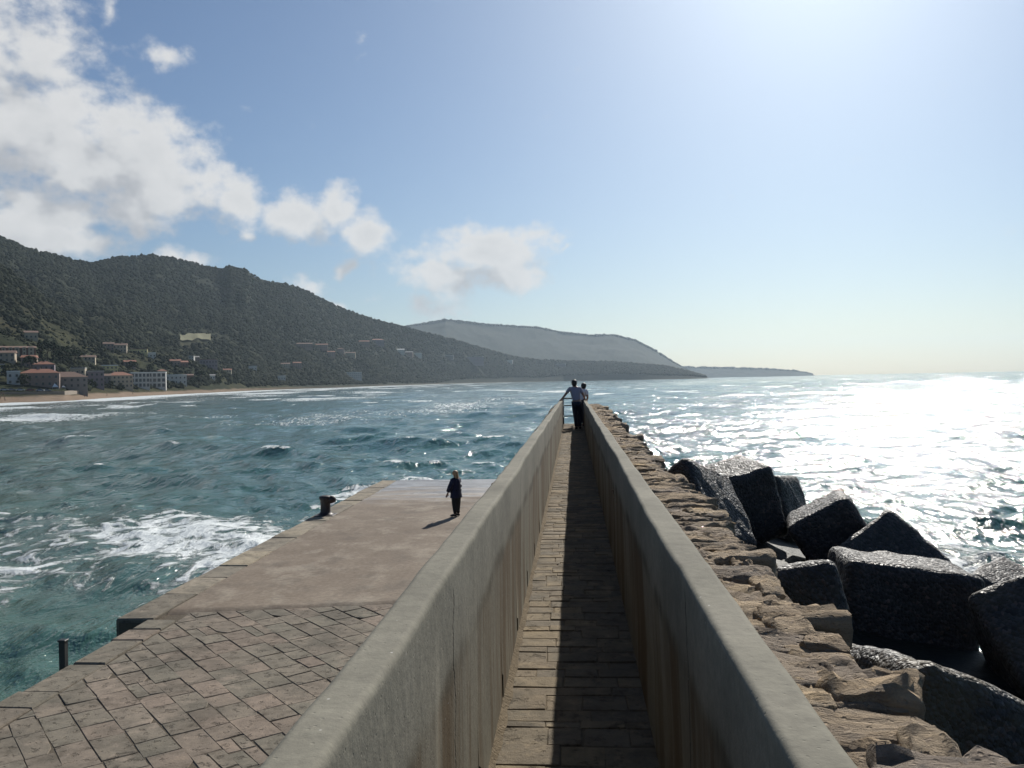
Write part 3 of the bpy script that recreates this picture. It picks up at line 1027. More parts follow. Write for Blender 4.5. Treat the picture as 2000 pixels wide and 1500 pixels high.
def build_breakwater():
    # U-shaped masonry body carrying the walkway between two ledges
    ys = np.arange(-6, 33.41, 0.2)
    rows = []
    for y in ys:
        jl = 0.05 * fbm(np.array([y * 1.7]), np.array([0.3]), 3, 5)[0]
        jr = 0.07 * fbm(np.array([y * 1.7]), np.array([9.3]), 3, 6)[0]
        rows.append([(-0.80 + jl, y, -2.5), (-0.66 + jl, y, 5.08), (-0.515, y, 5.12), (-0.515, y, FZ - 0.03), (0.385, y, FZ - 0.03), (0.385, y, 5.115), (0.86 + jr, y, 5.09), (0.96 + jr, y, 4.98), (1.06 + jr, y, -2.5)])
    V = np.array(rows).reshape(-1, 3)
    F = [tuple(int(i) for i in q) for q in grid_faces(len(ys), 9)]
    n = len(ys)
    F.append(tuple((n - 1) * 9 + i for i in range(9)))
    F.append(tuple(range(9))[::-1])
    root = obj('breakwater_wall', make_mesh('breakwater_wall', V, F, 'ledge_rock'))
    tag(root, 'old rubble stone breakwater with rough ledges outside the parapets', 'breakwater')
    for x0, x1, nm in ((0.40, 1.0, 'ledge_bed'), (-0.72, -0.47, 'ledge_bed')):
        nx = int((x1 - x0) / 0.022)
        yy = np.concatenate([np.arange(0.5, 9, 0.022), np.arange(9, 33.3, 0.07)])
        Xb, Yb = np.meshgrid(np.linspace(x0, x1, nx), yy, indexing='ij')
        rg = 1 - 2 * np.abs(fbm(Xb * 3.0 + 0.6 * Yb, Yb * 7.5, 4, 501)) * 2.2
        Zb = 5.122 + 0.05 * (rg - 0.6) + 0.07 * fbm(Xb * 11, Yb * 16, 5, 502, 0.6)
        Xb = Xb + 0.05 * fbm(Yb * 2.2, Xb * 0 + x0, 4, 503)
        rim = np.abs(Xb - (x0 if x1 < 0 else x1))
        Zb = Zb - 0.10 * np.exp(-(rim / 0.05) ** 2)
        bm_ = make_mesh(nm, np.stack([Xb, Yb, Zb], -1).reshape(-1, 3), grid_faces(nx, len(yy)), 'ledge_rock', True)
        obj(nm, bm_, root)
    vs, faces = rock_variants(12, 3)
    smooth_mesh = [make_mesh('ledge_stone', v, faces, 'ledge_rock', True) for v in vs]
    for me_ in smooth_mesh:
        me_.set_sharp_from_angle(angle=rad(42))
    rr = random.Random(21)
    far, tints = [], []

    def stone(x0, x1, y, dy, z, near, h=0.05, rz=None):
        i = rr.randrange(len(vs))
        sx, sy = (x1 - x0) / 2 * 1.10, dy / 2 * 1.22
        rz = rr.uniform(-0.3, 0.3) if rz is None else rz
        loc = ((x0 + x1) / 2, y + dy / 2, z)
        tl = (rr.uniform(-0.10, 0.10), rr.uniform(-0.08, 0.08))
        if near:
            obj('ledge_stone', smooth_mesh[i], root, loc=loc, rot=(tl[0], tl[1], rz + (math.pi if rr.random() < 0.5 else 0)), scale=(sx, sy, h))
        else:
            M = (Matrix.Translation(loc) @ Euler((tl[0], tl[1], rz)).to_matrix().to_4x4() @ Matrix.Diagonal((sx, sy, h, 1)))
            A = np.array(M)
            far.append((vs[i] @ A[:3, :3].T + A[:3, 3], faces))
            tints.append(rr.random())

    y = 0.6
    while y < 33.2:
        dy = rr.uniform(0.09, 0.20) if y > 4 else rr.uniform(0.12, 0.24)
        edge = 0.96 + rr.uniform(-0.07, 0.05) + 0.04 * math.sin(y * 1.1)
        x = 0.46
        while x < edge - 0.05:
            e = min(edge, x + rr.uniform(0.16, 0.46))
            if edge - e < 0.1:
                e = edge
            stone(x, e, y + rr.uniform(-0.03, 0.03), dy * rr.uniform(0.85, 1.25), 5.085 + rr.uniform(-0.02, 0.018), y < 12.5)
            x = e
        y += dy * 0.92
    # large stones overhanging the seaward edge
    for (x0, x1, yy, dy, z, h) in ((0.70, 1.06, 1.98, 0.26, 5.08, 0.08), (0.74, 1.03, 2.62, 0.22, 5.06, 0.10), (0.75, 1.05, 3.5, 0.22, 5.08, 0.07), (0.7, 1.04, 4.6, 0.25, 5.08, 0.07), (0.8, 1.05, 6.1, 0.22, 5.08, 0.07), (0.75, 1.06, 8.3, 0.3, 5.07, 0.08), (0.75, 1.04, 10.4, 0.3, 5.07, 0.08)):
        stone(x0, x1, yy, dy, z, True, h, 0.1)
    for yy in (14.0, 17.5, 20.0, 22.2, 25.0, 28.3):
        stone(0.78, 1.08, yy, 0.36, 5.08, False, 0.10, 0.1)
    y = 0.6
    while y < 33.2:
        dy = rr.uniform(0.14, 0.34)
        edge = -0.69 + rr.uniform(-0.04, 0.05)
        stone(edge, -0.49, y, dy, 5.09 + rr.uniform(-0.01, 0.02), False, rr.choice([0.05, 0.05, 0.07]))
        y += dy * 0.95
    o = obj('ledge_rubble', join_np(far, 'ledge_rubble', 'ledge_rock', True, tints), root)
    o['kind'] = 'stuff'

    # walkway floor
    wr = MB().box(-0.485, 0.385, -3, 33.3, FZ - 0.1, FZ - 0.006).build('walkway', 'mortar_tan')
    tag(wr, 'narrow raised walkway paved with thin tan stone courses', 'walkway', kind='structure')
    rr = random.Random(33)
    P, T = [], []
    y = 1.2
    while y < 33.2:
        dy = rr.choice([0.07, 0.10, 0.12, 0.14, 0.17, 0.20]) * rr.uniform(0.9, 1.1)
        x = -0.40 + rr.uniform(-0.02, 0.03)
        while x < 0.36:
            e = min(0.375, x + rr.uniform(0.12, 0.32))
            if 0.375 - e < 0.07:
                e = 0.375
            gp = rr.uniform(0.0015, 0.004)
            j = lambda: rr.uniform(-0.007, 0.007)
            y1 = y + dy * rr.uniform(0.94, 1.0)
            poly = [(x + gp, y + gp + j()), (e - gp, y + gp + j()), (e - gp + j(), y1 - gp + j()), (x + gp + j(), y1 - gp + j())]
            V, F = prism(poly, FZ - 0.05, FZ + rr.uniform(-0.003, 0.004), 0.004, (rr.uniform(-0.010, 0.010), rr.uniform(-0.02, 0.02)), 0.001)
            if y < 9.0:
                obj('paving_stone', make_mesh('paving_stone', V, F, 'walk_stone'), wr)
            else:
                q = np.array([f for f in F if len(f) == 4])
                P.append((np.array(V), q))
                T.append(rr.random())
            x = e
        y += dy
    o = obj('paving_courses', join_np(P, 'paving_courses', 'walk_stone', False, T), wr)
    o['kind'] = 'stuff'
    # coarse mortar fillet along the foot of the left parapet
    fy = np.arange(1.2, 30, 0.05)
    A = np.stack([np.full_like(fy, -0.40), fy, np.full_like(fy, FZ + 0.035) + 0.02 * fbm(fy * 6, fy * 0, 3, 8)], -1)
    Bq = np.stack([-0.362 + 0.035 * fbm(fy * 5, fy * 0 + 2, 3, 9), fy, np.full_like(fy, FZ + 0.004)], -1)
    fm = make_mesh('mortar_fillet', np.stack([A, Bq], 1).reshape(-1, 3), grid_faces(len(fy), 2), 'mortar_tan', True)
    obj('mortar_fillet', fm, wr)


build_breakwater()


def build_parapet(side, label):
    L = side < 0
    xi, xo = (WIN_L, WOUT_L) if L else (WIN_R, WOUT_R)
    z_top = (lambda y: 5.532 - 0.0048 * y) if L else (lambda y: 5.498 - 0.0038 * y)
    slots = [2.3, 3.35, 4.45, 5.62, 6.85, 8.1, 9.3, 10.45, 11.7, 12.9, 14.1, 15.3, 16.5, 17.8, 19.0, 20.3, 21.5, 22.8, 24.0, 25.2, 26.4, 27.6] if L else []
    ys = list(np.arange(-2, 8, 0.05)) + list(np.arange(8, Y_END + 0.01, 0.15))
    secs = [(y, FZ - 0.08) for y in ys if not any(s - 0.02 < y < s + 0.12 for s in slots)]
    for s in slots:
        hgt = random.uniform(0.11, 0.19)
        wd = random.uniform(0.05, 0.10)
        secs += [(s, FZ - 0.08), (s + 0.0005, FZ + hgt), (s + wd, FZ + hgt * 0.8), (s + wd + 0.0005, FZ - 0.08)]
    secs.sort()
    rows = []
    for y, zb in secs:
        a = np.array([y])
        w1 = 0.03 * fbm(a * 0.55, a * 0 + side, 3, 12)[0] + 0.012 * fbm(a * 2.5, a * 0 + side, 3, 13)[0]
        w2 = 0.016 * fbm(a * 0.5, a * 0 + 4 * side, 3, 14)[0] + 0.006 * fbm(a * 3.3, a * 0 + side, 2, 16)[0]
        zt = z_top(y) + 0.022 * fbm(a * 0.8, a * 0 + side, 3, 15)[0] + 0.008 * fbm(a * 6, a * 0 + side, 2, 17)[0]
        i, o = xi + w1 + (0.008 * -side), xo + w2
        t = side
        rows.append([(xi, y, zb), (xi + t * 0.002, y, FZ + 0.35 if zb < FZ + 0.3 else zb), (i, y, zt - 0.03), (i, y, zt - 0.02), (i + t * 0.0015, y, zt - 0.010), (i + t * 0.007, y, zt - 0.0025), (i + t * 0.014, y, zt), (i + t * 0.02, y, zt), (o - t * 0.022, y, zt), (o - t * 0.016, y, zt), (o - t * 0.005, y, zt - 0.004), (o, y, zt - 0.014), (o, y, zb)])
    n = len(rows)
    V = np.array(rows).reshape(-1, 3)
    gf = grid_faces(n, 13)
    F = [tuple(int(i) for i in (q if L else q[::-1])) for q in gf]
    F.append(tuple((n - 1) * 13 + i for i in range(13)))
    F.append(tuple(range(13))[::-1])
    me = make_mesh('parapet_wall', V, F, 'parapet_concrete')
    bm = bmesh.new()
    bm.from_mesh(me)
    bmesh.ops.recalc_face_normals(bm, faces=bm.faces)
    bm.to_mesh(me)
    bm.free()
    me.polygons.foreach_set('use_smooth', np.ones(len(me.polygons), bool))
    me.set_sharp_from_angle(angle=rad(50))
    o = obj('parapet_wall', me)
    tag(o, label, 'parapet')


build_parapet(-1, 'sunlit stained concrete parapet on the quay side of the walkway')
build_parapet(1, 'shaded concrete parapet on the open sea side, beside the rock ledge')


# ------------------------------------------------------------------ concrete armour blocks
def rounded_block(size, rr_, seed, n=13):
    bm = bmesh.new()
    bmesh.ops.create_cube(bm, size=2.0)
    bmesh.ops.subdivide_edges(bm, edges=bm.edges[:], cuts=n, use_grid_fill=True)
    s = np.array(size) / 2
    p = np.array([v.co[:] for v in bm.verts]) * s
    q = np.clip(p, -(s - rr_), s - rr_)
    d = p - q
    p = q + rr_ * d / np.maximum(np.linalg.norm(d, axis=1, keepdims=True), 1e-6)
    nrm = d / np.maximum(np.linalg.norm(d, axis=1, keepdims=True), 1e-6)
    nz = fbm(p[:, 0] * 1.3 + p[:, 2] * 0.9 + seed, p[:, 1] * 1.3 - p[:, 2] * 0.7, 4, seed) * 0.16
    nz += fbm(p[:, 0] * 6 + p[:, 2] * 5, p[:, 1] * 6 - p[:, 2] * 4 + seed, 3, seed + 9) * 0.06
    p = p + nrm * nz[:, None]
    F = np.array([[v.index for v in f.verts] for f in bm.faces])
    bm.free()
    return p, F


BLOCKS = [
    ((3.13, 23.05, 2.43), (-0.660, 0.018, 0.909), (2.27, 1.80, 2.27), 'dark block with a long gravelly face slanting down against the ledge, farthest along'),
    ((4.86, 26.82, 2.27), (0.128, -0.256, 0.250), (2.00, 2.11, 2.25), 'upright dark block wedged between the slanting block and the tilted one'),
    ((6.62, 30.42, 1.36), (-0.347, -0.101, 1.005), (2.21, 2.11, 2.20), 'small rounded block end showing behind the upright dark block'),
    ((7.34, 25.33, 1.40), (-0.039, -0.534, -0.213), (1.88, 2.22, 2.20), 'tilted block with a gleaming pebbly top, behind the peaked one'),
    ((8.03, 23.65, 0.81), (-0.655, 0.920, -0.221), (2.14, 2.14, 2.16), 'dark block standing on its corner like a peak above the sea'),
    ((7.25, 20.27, 0.80), (-0.023, 0.133, -0.079), (2.85, 2.20, 2.17), 'largest block with a bright flat pebbly top and broad black side'),
    ((4.19, 17.58, 1.55), (-0.211, -0.185, -0.213), (2.00, 1.82, 1.49), 'block with a curved lit rim, close under the stone ledge'),
    ((12.39, 26.41, -0.84), (0.263, 0.299, -0.785), (1.70, 2.28, 2.22), 'rounded block low at the water beside the white spray'),
    ((8.92, 16.78, 0.88), (0.884, 0.191, -1.455), (2.20, 2.20, 2.40), 'block with a glittering pebbly face at the edge of the picture'),
    ((4.38, 11.33, 0.60), (-0.232, 0.439, 0.169), (2.60, 2.20, 3.20), 'nearest block, brownish, with a worn corner ridge under the overhanging stone'),
]


def build_blocks():
    for k, (c, w, s, label) in enumerate(BLOCKS):
        p, F = rounded_block(s, 0.22, 40 + k, 17)
        me = make_mesh('armour_block', p, F, 'block_concrete', True)
        wv = Vector(w)
        o = obj('armour_block', me)
        o.matrix_world = Matrix.Translation(c) @ Matrix.Rotation(wv.length, 4, wv.normalized())
        tag(o, label, 'concrete block', 'concrete armour blocks along the breakwater')
    # rubble mound under the blocks, the shade of their gaps in its colour
    xs = np.linspace(1.0, 15, 60)
    ys = np.linspace(-4, 36, 140)
    X, Y = np.meshgrid(xs, ys, indexing='ij')
    Z = 2.2 - 0.23 * (X - 1) + 1.1 * fbm(X / 1.1, Y / 1.1, 4, 66)
    hi = np.interp(X, [1, 4, 6, 8, 10, 15], [2.2, 1.6, 1.0, 0.2, -0.8, -3.0])
    lo = np.interp(X, [1, 4, 6, 8, 10.5, 12, 15], [2.0, 1.0, 0.3, 0.25, 0.2, -1.0, -3.0])
    k = np.clip((Y - 18.5) / 2, 0, 1)
    Z = np.minimum(Z, lo + (hi - lo) * k)
    me = make_mesh('rubble_mound', np.stack([X, Y, Z], -1).reshape(-1, 3), grid_faces(60, 140), 'wet_shade_rock', True)
    me.flip_normals()
    tag(obj('rubble_mound', me), 'dark rubble slope under the concrete blocks', 'rubble', kind='structure')


build_blocks()


# ------------------------------------------------------------------ railing at the end of the walkway
def build_railing():
    root = empty('end_railing', (0, 33.0, FZ))
    tag(root, 'dark steel pipe railing closing the far end of the walkway', 'railing')
    z = (0.30, 0.70, 0.97)
    xl, xr = -0.40, 0.35
    for x in (xl, xr):
        for y in (0.0, -2.9):
            MB().tube([(x, y, -0.1), (x, y, 1.0)], 0.024, 8).build('post', 'rail_steel', root, True)
    for h in z:
        MB().tube([(xl, -2.95, h), (xl, 0, h), (xr, 0, h), (xr, -2.95, h)], 0.02 if h < 0.9 else 0.026, 8).build('rail', 'rail_steel', root, True)


build_railing()


# ------------------------------------------------------------------ bollard and iron posts on the quay
def build_bollard():
    root = empty('mooring_bollard', (-9.32, 31.9, QZ))
    tag(root, 'rusty iron mooring bollard with hooked head on the quay edge', 'bollard')
    prof = [(0.0, 0.30), (0.05, 0.30), (0.07, 0.24), (0.16, 0.19), (0.45, 0.18), (0.56, 0.20), (0.66, 0.23), (0.71, 0.22), (0.745, 0.15), (0.75, 0.0)]
    n = 20
    V = [(r * math.cos(6.28318 * k / n), r * math.sin(6.28318 * k / n), z) for z, r in prof for k in range(n)]
    F = [(i * n + k, i * n + (k + 1) % n, (i + 1) * n + (k + 1) % n, (i + 1) * n + k) for i in range(len(prof) - 1) for k in range(n)]
    obj('shaft', make_mesh('shaft', V, F, 'bollard_iron', True), root)
    MB().tube([(0.02, 0, 0.585), (0.14, 0, 0.59), (0.27, 0, 0.60), (0.36, 0, 0.60), (0.40, 0, 0.60)], [0.15, 0.15, 0.14, 0.11, 0.03], 14).build('hooked_head', 'bollard_iron', root, True)
    V, F = prism([(-0.36, -0.36), (0.36, -0.36), (0.36, 0.36), (-0.36, 0.36)], 0.0, 0.045, 0.012)
    obj('base_plate', make_mesh('base_plate', V, F, 'bollard_iron'), root)


build_bollard()


def build_post(x, y, top, label):
    o = empty('iron_post', (x, y, 0))
    tag(o, label, 'post', 'iron posts standing off the quay wall')
    MB().box(-0.055, 0.055, -0.05, 0.05, -2.0, top).build('shaft', 'dark_steel', o)
    MB().box(0.05, 0.4, -0.03, 0.03, 0.4, 0.5).build('bracket', 'dark_steel', o)
    V, F = prism([(-0.07, -0.065), (0.07, -0.065), (0.07, 0.065), (-0.07, 0.065)], top - 0.001, top + 0.03, 0.01)
    obj('cap', make_mesh('cap', V, F, 'dark_steel'), o)


build_post(-9.14, 14.86, 1.62, 'thin dark post rising from the water just off the quay paving')
build_post(-9.14, 13.0, 1.66, 'dark post cut by the edge of the photo, off the nearest quay paving')


# ------------------------------------------------------------------ people
def skin_mesh(name, J, E, R_, m, sub=2, root='pelvis'):
    keys = list(J)
    me = bpy.data.meshes.new(name)
    me.from_pydata([J[k] for k in keys], [(keys.index(a), keys.index(b)) for a, b in E], [])
    t = bpy.data.objects.new('tmp', me)
    col.objects.link(t)
    t.modifiers.new('s', 'SKIN').use_smooth_shade = True
    sv = me.skin_vertices[0].data
    for i, k in enumerate(keys):
        r = R_[k]
        sv[i].radius = r if isinstance(r, tuple) else (r, r)
        sv[i].use_root = (k == root)
    sm = t.modifiers.new('u', 'SUBSURF')
    sm.levels = sub
    sm.render_levels = sub
    dg = bpy.context.evaluated_depsgraph_get()
    out = bpy.data.meshes.new_from_object(t.evaluated_get(dg))
    out.name = name
    bpy.data.objects.remove(t)
    out.materials.clear()
    setmat(out, m)
    out.polygons.foreach_set('use_smooth', np.ones(len(out.polygons), bool))
    return out


def merge(me, extra):
    """append simple shapes (MB) to a mesh, same object"""
    bm = bmesh.new()
    bm.from_mesh(me)
    for e in extra:
        vv = [bm.verts.new(v) for v in e.V]
        for f in e.F:
            try:
                bm.faces.new([vv[i] for i in f]).smooth = True
            except ValueError:
                pass
    bm.to_mesh(me)
    bm.free()
    return me


def ball(c, r, n=10, rings=7):
    mb = MB()
    rx, ry, rz = r if isinstance(r, tuple) else (r, r, r)
    V, F = [], []
    for i in range(rings + 1):
        ph = math.pi * i / rings
        for k in range(n):
            a = 6.28318 * k / n
            V.append((c[0] + rx * math.sin(ph) * math.cos(a), c[1] + ry * math.sin(ph) * math.sin(a), c[2] + rz * math.cos(ph)))
    for i in range(rings):
        for k in range(n):
            F.append((i * n + k, (i + 1) * n + k, (i + 1) * n + (k + 1) % n, i * n + (k + 1) % n))
    return mb.add(V, F)


def hand(wrist, direction, palm_n, side):
    """palm and five bent fingers from the wrist along direction"""
    w, d, n = Vector(wrist), Vector(direction).normalized(), Vector(palm_n).normalized()
    s = d.cross(n).normalized() * side
    mbs = []
    mb = MB()
    mb.tube([w - d * 0.02, w + d * 0.03, w + d * 0.075, w + d * 0.09], [0.026, 0.034, 0.036, 0.026], 8)
    mbs.append(mb)
    for k, (off, ln) in enumerate(((-0.027, 0.062), (-0.009, 0.076), (0.009, 0.071), (0.026, 0.055))):
        b = w + d * 0.082 + s * off
        mb = MB()
        mb.tube([b, b + d * ln * 0.5 - n * 0.006, b + d * ln * 0.8 - n * 0.022, b + d * ln * 0.92 - n * 0.038], [0.0095, 0.009, 0.008, 0.006], 6)
        mbs.append(mb)
    b = w + d * 0.03 - s * 0.028
    mb = MB()
    mb.tube([b, b - s * 0.028 + d * 0.02, b - s * 0.036 + d * 0.048 - n * 0.012], [0.013, 0.011, 0.007], 6)
    mbs.append(mb)
    return mbs


ARM = [('chest', 'shL'), ('shL', 'elL'), ('elL', 'wrL'), ('chest', 'shR'), ('shR', 'elR'), ('elR', 'wrR')]
LEG = [('pelvis', 'hipL'), ('hipL', 'knL'), ('knL', 'anL'), ('anL', 'toL'), ('pelvis', 'hipR'), ('hipR', 'knR'), ('knR', 'anR'), ('anR', 'toR')]
TRUNK = [('pelvis', 'waist'), ('waist', 'chest'), ('chest', 'neck'), ('neck', 'head'), ('head', 'crown')]
BASE = {'pelvis': (0, 0, 0.93), 'waist': (0, 0.0, 1.08), 'chest': (0, -0.01, 1.33), 'neck': (0, 0.01, 1.475), 'head': (0, 0.03, 1.58), 'crown': (0, 0.025, 1.66),
        'shL': (-0.175, 0, 1.40), 'elL': (-0.25, -0.01, 1.13), 'wrL': (-0.26, 0.06, 0.89), 'shR': (0.175, 0, 1.40), 'elR': (0.25, -0.01, 1.13), 'wrR': (0.26, 0.06, 0.89),
        'hipL': (-0.09, 0, 0.88), 'knL': (-0.10, 0.02, 0.48), 'anL': (-0.10, -0.02, 0.085), 'toL': (-0.115, 0.13, 0.04),
        'hipR': (0.09, 0, 0.88), 'knR': (0.10, 0.02, 0.48), 'anR': (0.10, -0.02, 0.085), 'toR': (0.115, 0.13, 0.04)}
RB = {'pelvis': (0.13, 0.10), 'waist': (0.125, 0.09), 'chest': (0.15, 0.10), 'neck': 0.052, 'head': (0.078, 0.09), 'crown': (0.062, 0.075), 'shL': 0.058, 'shR': 0.058, 'elL': 0.042, 'elR': 0.042, 'wrL': 0.028, 'wrR': 0.028,
      'hipL': 0.085, 'hipR': 0.085, 'knL': 0.056, 'knR': 0.056, 'anL': 0.038, 'anR': 0.038, 'toL': 0.028, 'toR': 0.028}


def sub_r(keys, add, over=None):
    o = {}
    for k in keys:
        r = RB[k]
        o[k] = tuple(x + add for x in r) if isinstance(r, tuple) else r + add
    o.update(over or {})
    return o


def person(loc, rz, J, label, top, bottom, hair, hair_long=False, hands=True, scale=1.0, sub=2, extra=None, group=None):
    J = {**BASE, **J}
    root = empty('person', loc, rz)
    root.scale = (scale,) * 3
    tag(root, label, 'person', group)
    body = skin_mesh('body', J, TRUNK + ARM + LEG, RB, 'skin', sub)
    add = []
    h = Vector(J['head'])
    if hands:
        for s, e, w, sg in (('shL', 'elL', 'wrL', -1), ('shR', 'elR', 'wrR', 1)):
            d = Vector(J[w]) - Vector(J[e])
            add += hand(J[w], d, (0.0, -0.4, 0.9) if abs(d.normalized().z) < 0.9 else (-sg, 0.2, 0), sg)
        add.append(ball(h + Vector((0, 0.098, -0.012)), (0.014, 0.02, 0.022), 6, 4))
        for sx in (-1, 1):
            add.append(ball(h + Vector((sx * 0.083, -0.005, 0.0)), (0.012, 0.02, 0.03), 6, 4))
            add.append(ball(h + Vector((sx * 0.032, 0.088, 0.02)), (0.012, 0.008, 0.008), 6, 4))
        add.append(ball(h + Vector((0, 0.092, -0.05)), (0.024, 0.01, 0.007), 6, 4))
    obj('body', merge(body, add), root)
    tk = ['pelvis', 'waist', 'chest', 'neck0', 'shL', 'shR', 'mL', 'mR']
    J2 = dict(J)
    J2['neck0'] = tuple(Vector(J['chest']).lerp(Vector(J['neck']), 0.55))
    J2['mL'] = tuple(Vector(J['shL']).lerp(Vector(J['elL']), 0.7))
    J2['mR'] = tuple(Vector(J['shR']).lerp(Vector(J['elR']), 0.7))
    rt_ = {'pelvis': (0.155, 0.125), 'waist': (0.15, 0.115), 'chest': (0.168, 0.122), 'neck0': 0.075, 'shL': 0.074, 'shR': 0.074, 'mL': 0.062, 'mR': 0.062}
    obj('shirt', skin_mesh('shirt', {k: J2[k] for k in tk}, [('pelvis', 'waist'), ('waist', 'chest'), ('chest', 'neck0'), ('chest', 'shL'), ('shL', 'mL'), ('chest', 'shR'), ('shR', 'mR')], rt_, top, sub), root)
    lk = ['pelvis', 'hipL', 'knL', 'anL', 'hipR', 'knR', 'anR']
    obj('trousers', skin_mesh('trousers', {k: J[k] for k in lk}, [('pelvis', 'hipL'), ('hipL', 'knL'), ('knL', 'anL'), ('pelvis', 'hipR'), ('hipR', 'knR'), ('knR', 'anR')], {'pelvis': (0.145, 0.115), 'hipL': 0.105, 'hipR': 0.105, 'knL': 0.075, 'knR': 0.075, 'anL': 0.066, 'anR': 0.066}, bottom, sub), root)
    for s in 'LR':
        a, t = Vector(J['an' + s]), Vector(J['to' + s])
        d = (t - a)
        MB().tube([a + Vector((0, -0.05, -0.035)), a + Vector((0, 0, -0.03)), a + d * 0.6, t, t + Vector((d.x, d.y, 0)) * 0.35], [0.03, 0.046, 0.046, 0.042, 0.02], 8).build('shoe', 'shoe', root, True)
    hm = ball(h + Vector((0, -0.012, 0.045)), (0.098, 0.112, 0.095), 14, 9)
    hm2 = ball(h + Vector((0, -0.045, 0.0)), (0.09, 0.075, 0.105), 12, 8)
    hm.add(hm2.V, hm2.F)
    if hair_long:
        hl = ball(h + Vector((0.0, -0.075, -0.13)), (0.10, 0.06, 0.20), 12, 9)
        hm.add(hl.V, hl.F)
    hm.build('hair', hair, root, True)
    return root


FL = FZ
# man with hands on both parapets, back to the camera
person((0.07, 29.35, FL), 0.0, {
    'pelvis': (0.02, -0.02, 0.92), 'waist': (0.01, 0.03, 1.07), 'chest': (-0.02, 0.12, 1.31), 'neck': (-0.035, 0.17, 1.44), 'head': (-0.045, 0.20, 1.54), 'crown': (-0.045, 0.20, 1.62),
    'shL': (-0.195, 0.11, 1.375), 'elL': (-0.36, 0.04, 1.16), 'wrL': (-0.485, 0.06, 1.02), 'shR': (0.155, 0.11, 1.36), 'elR': (0.265, 0.0, 1.13), 'wrR': (0.315, 0.05, 1.0),
    'hipL': (-0.06, -0.02, 0.87), 'hipR': (0.10, -0.02, 0.87), 'knL': (-0.03, 0.0, 0.47), 'anL': (0.0, -0.03, 0.085), 'toL': (-0.01, 0.12, 0.04), 'knR': (0.13, 0.05, 0.48), 'anR': (0.12, 0.03, 0.085), 'toR': (0.13, 0.18, 0.04)},
    'person seen from behind in a pale lilac shirt and dark jeans, hands on both parapets', 'shirt_lilac', 'jeans', 'hair_dark')
# companion just beyond, leaning on the seaward parapet
person((0.235, 30.9, FL), -0.25, {
    'pelvis': (0.0, -0.05, 0.88), 'waist': (0.01, 0.02, 1.03), 'chest': (0.03, 0.16, 1.23), 'neck': (0.05, 0.25, 1.33), 'head': (0.06, 0.29, 1.42), 'crown': (0.06, 0.30, 1.50),
    'shL': (-0.13, 0.17, 1.28), 'elL': (-0.19, 0.22, 1.02), 'wrL': (-0.1, 0.38, 0.98), 'shR': (0.19, 0.12, 1.27), 'elR': (0.25, 0.05, 1.03), 'wrR': (0.2, 0.17, 0.97)},
    'stooping person in a white shirt half hidden behind the one with spread arms', 'shirt_white', 'jeans', 'hair_dark', scale=1.0)


def build_woman():
    J = {'pelvis': (0, 0, 0.90), 'waist': (0, 0, 1.05), 'chest': (0, 0.0, 1.29), 'neck': (0, 0.01, 1.43), 'head': (0, 0.03, 1.535), 'crown': (0, 0.025, 1.61),
         'shL': (-0.165, 0, 1.36), 'elL': (-0.27, 0.06, 1.10), 'wrL': (-0.30, 0.15, 0.86), 'shR': (0.165, 0, 1.36), 'elR': (0.235, 0.0, 1.10), 'wrR': (0.22, 0.12, 0.9)}
    r = person((-4.32, 31.3, QZ + 0.02), rad(62), J, 'person with long blonde hair in a dark navy coat standing on the quay', 'coat_navy', 'skirt_black', 'hair_blonde', True)
    # coat: flared from the shoulders to the thigh, with wide sleeves
    prof = [(1.40, 0.09, 0.08), (1.36, 0.19, 0.125), (1.25, 0.215, 0.15), (1.05, 0.205, 0.155), (0.9, 0.23, 0.175), (0.74, 0.255, 0.195), (0.69, 0.258, 0.198)]
    n = 22
    V, F = [], []
    for i, (z, rx, ry) in enumerate(prof):
        for k in range(n):
            a = 6.28318 * k / n
            f = 1 + 0.05 * math.sin(5 * a + i) * (i / 6)
            V.append((rx * math.cos(a) * f, ry * math.sin(a) * f, z))
    for i in range(len(prof) - 1):
        for k in range(n):
            F.append((i * n + k, (i + 1) * n + k, (i + 1) * n + (k + 1) % n, i * n + (k + 1) % n))
    F.append(tuple(range(n)))
    coat = obj('coat', make_mesh('coat', V, F, 'coat_navy', True), r)
    for s in 'LR':
        MB().tube([Vector(J['sh' + s]) + Vector((0, 0, 0.01)), Vector(J['sh' + s]).lerp(Vector(J['el' + s]), 0.5), J['el' + s], Vector(J['el' + s]).lerp(Vector(J['wr' + s]), 0.75)], [0.085, 0.088, 0.092, 0.085], 12).build('sleeve', 'coat_navy', coat, True)
    # skirt narrowing to the ankle
    V, F = [], []
    prof = [(0.86, 0.18, 0.145), (0.7, 0.2, 0.16), (0.5, 0.185, 0.15), (0.3, 0.15, 0.13), (0.2, 0.135, 0.12)]
    for z, rx, ry in prof:
        for k in range(n):
            a = 6.28318 * k / n
            V.append((rx * math.cos(a), ry * math.sin(a), z))
    for i in range(len(prof) - 1):
        for k in range(n):
            F.append((i * n + k, (i + 1) * n + k, (i + 1) * n + (k + 1) % n, i * n + (k + 1) % n))
    obj('skirt', make_mesh('skirt', V, F, 'skirt_black', True), r)


build_woman()
bpy.context.view_layer.update()


def world_xy(b, r):
    return r * math.sin(rad(b)), r * math.cos(rad(b))


def ground(b, r):
    return float(land(np.array([float(b)]), np.array([float(r)]))[0])


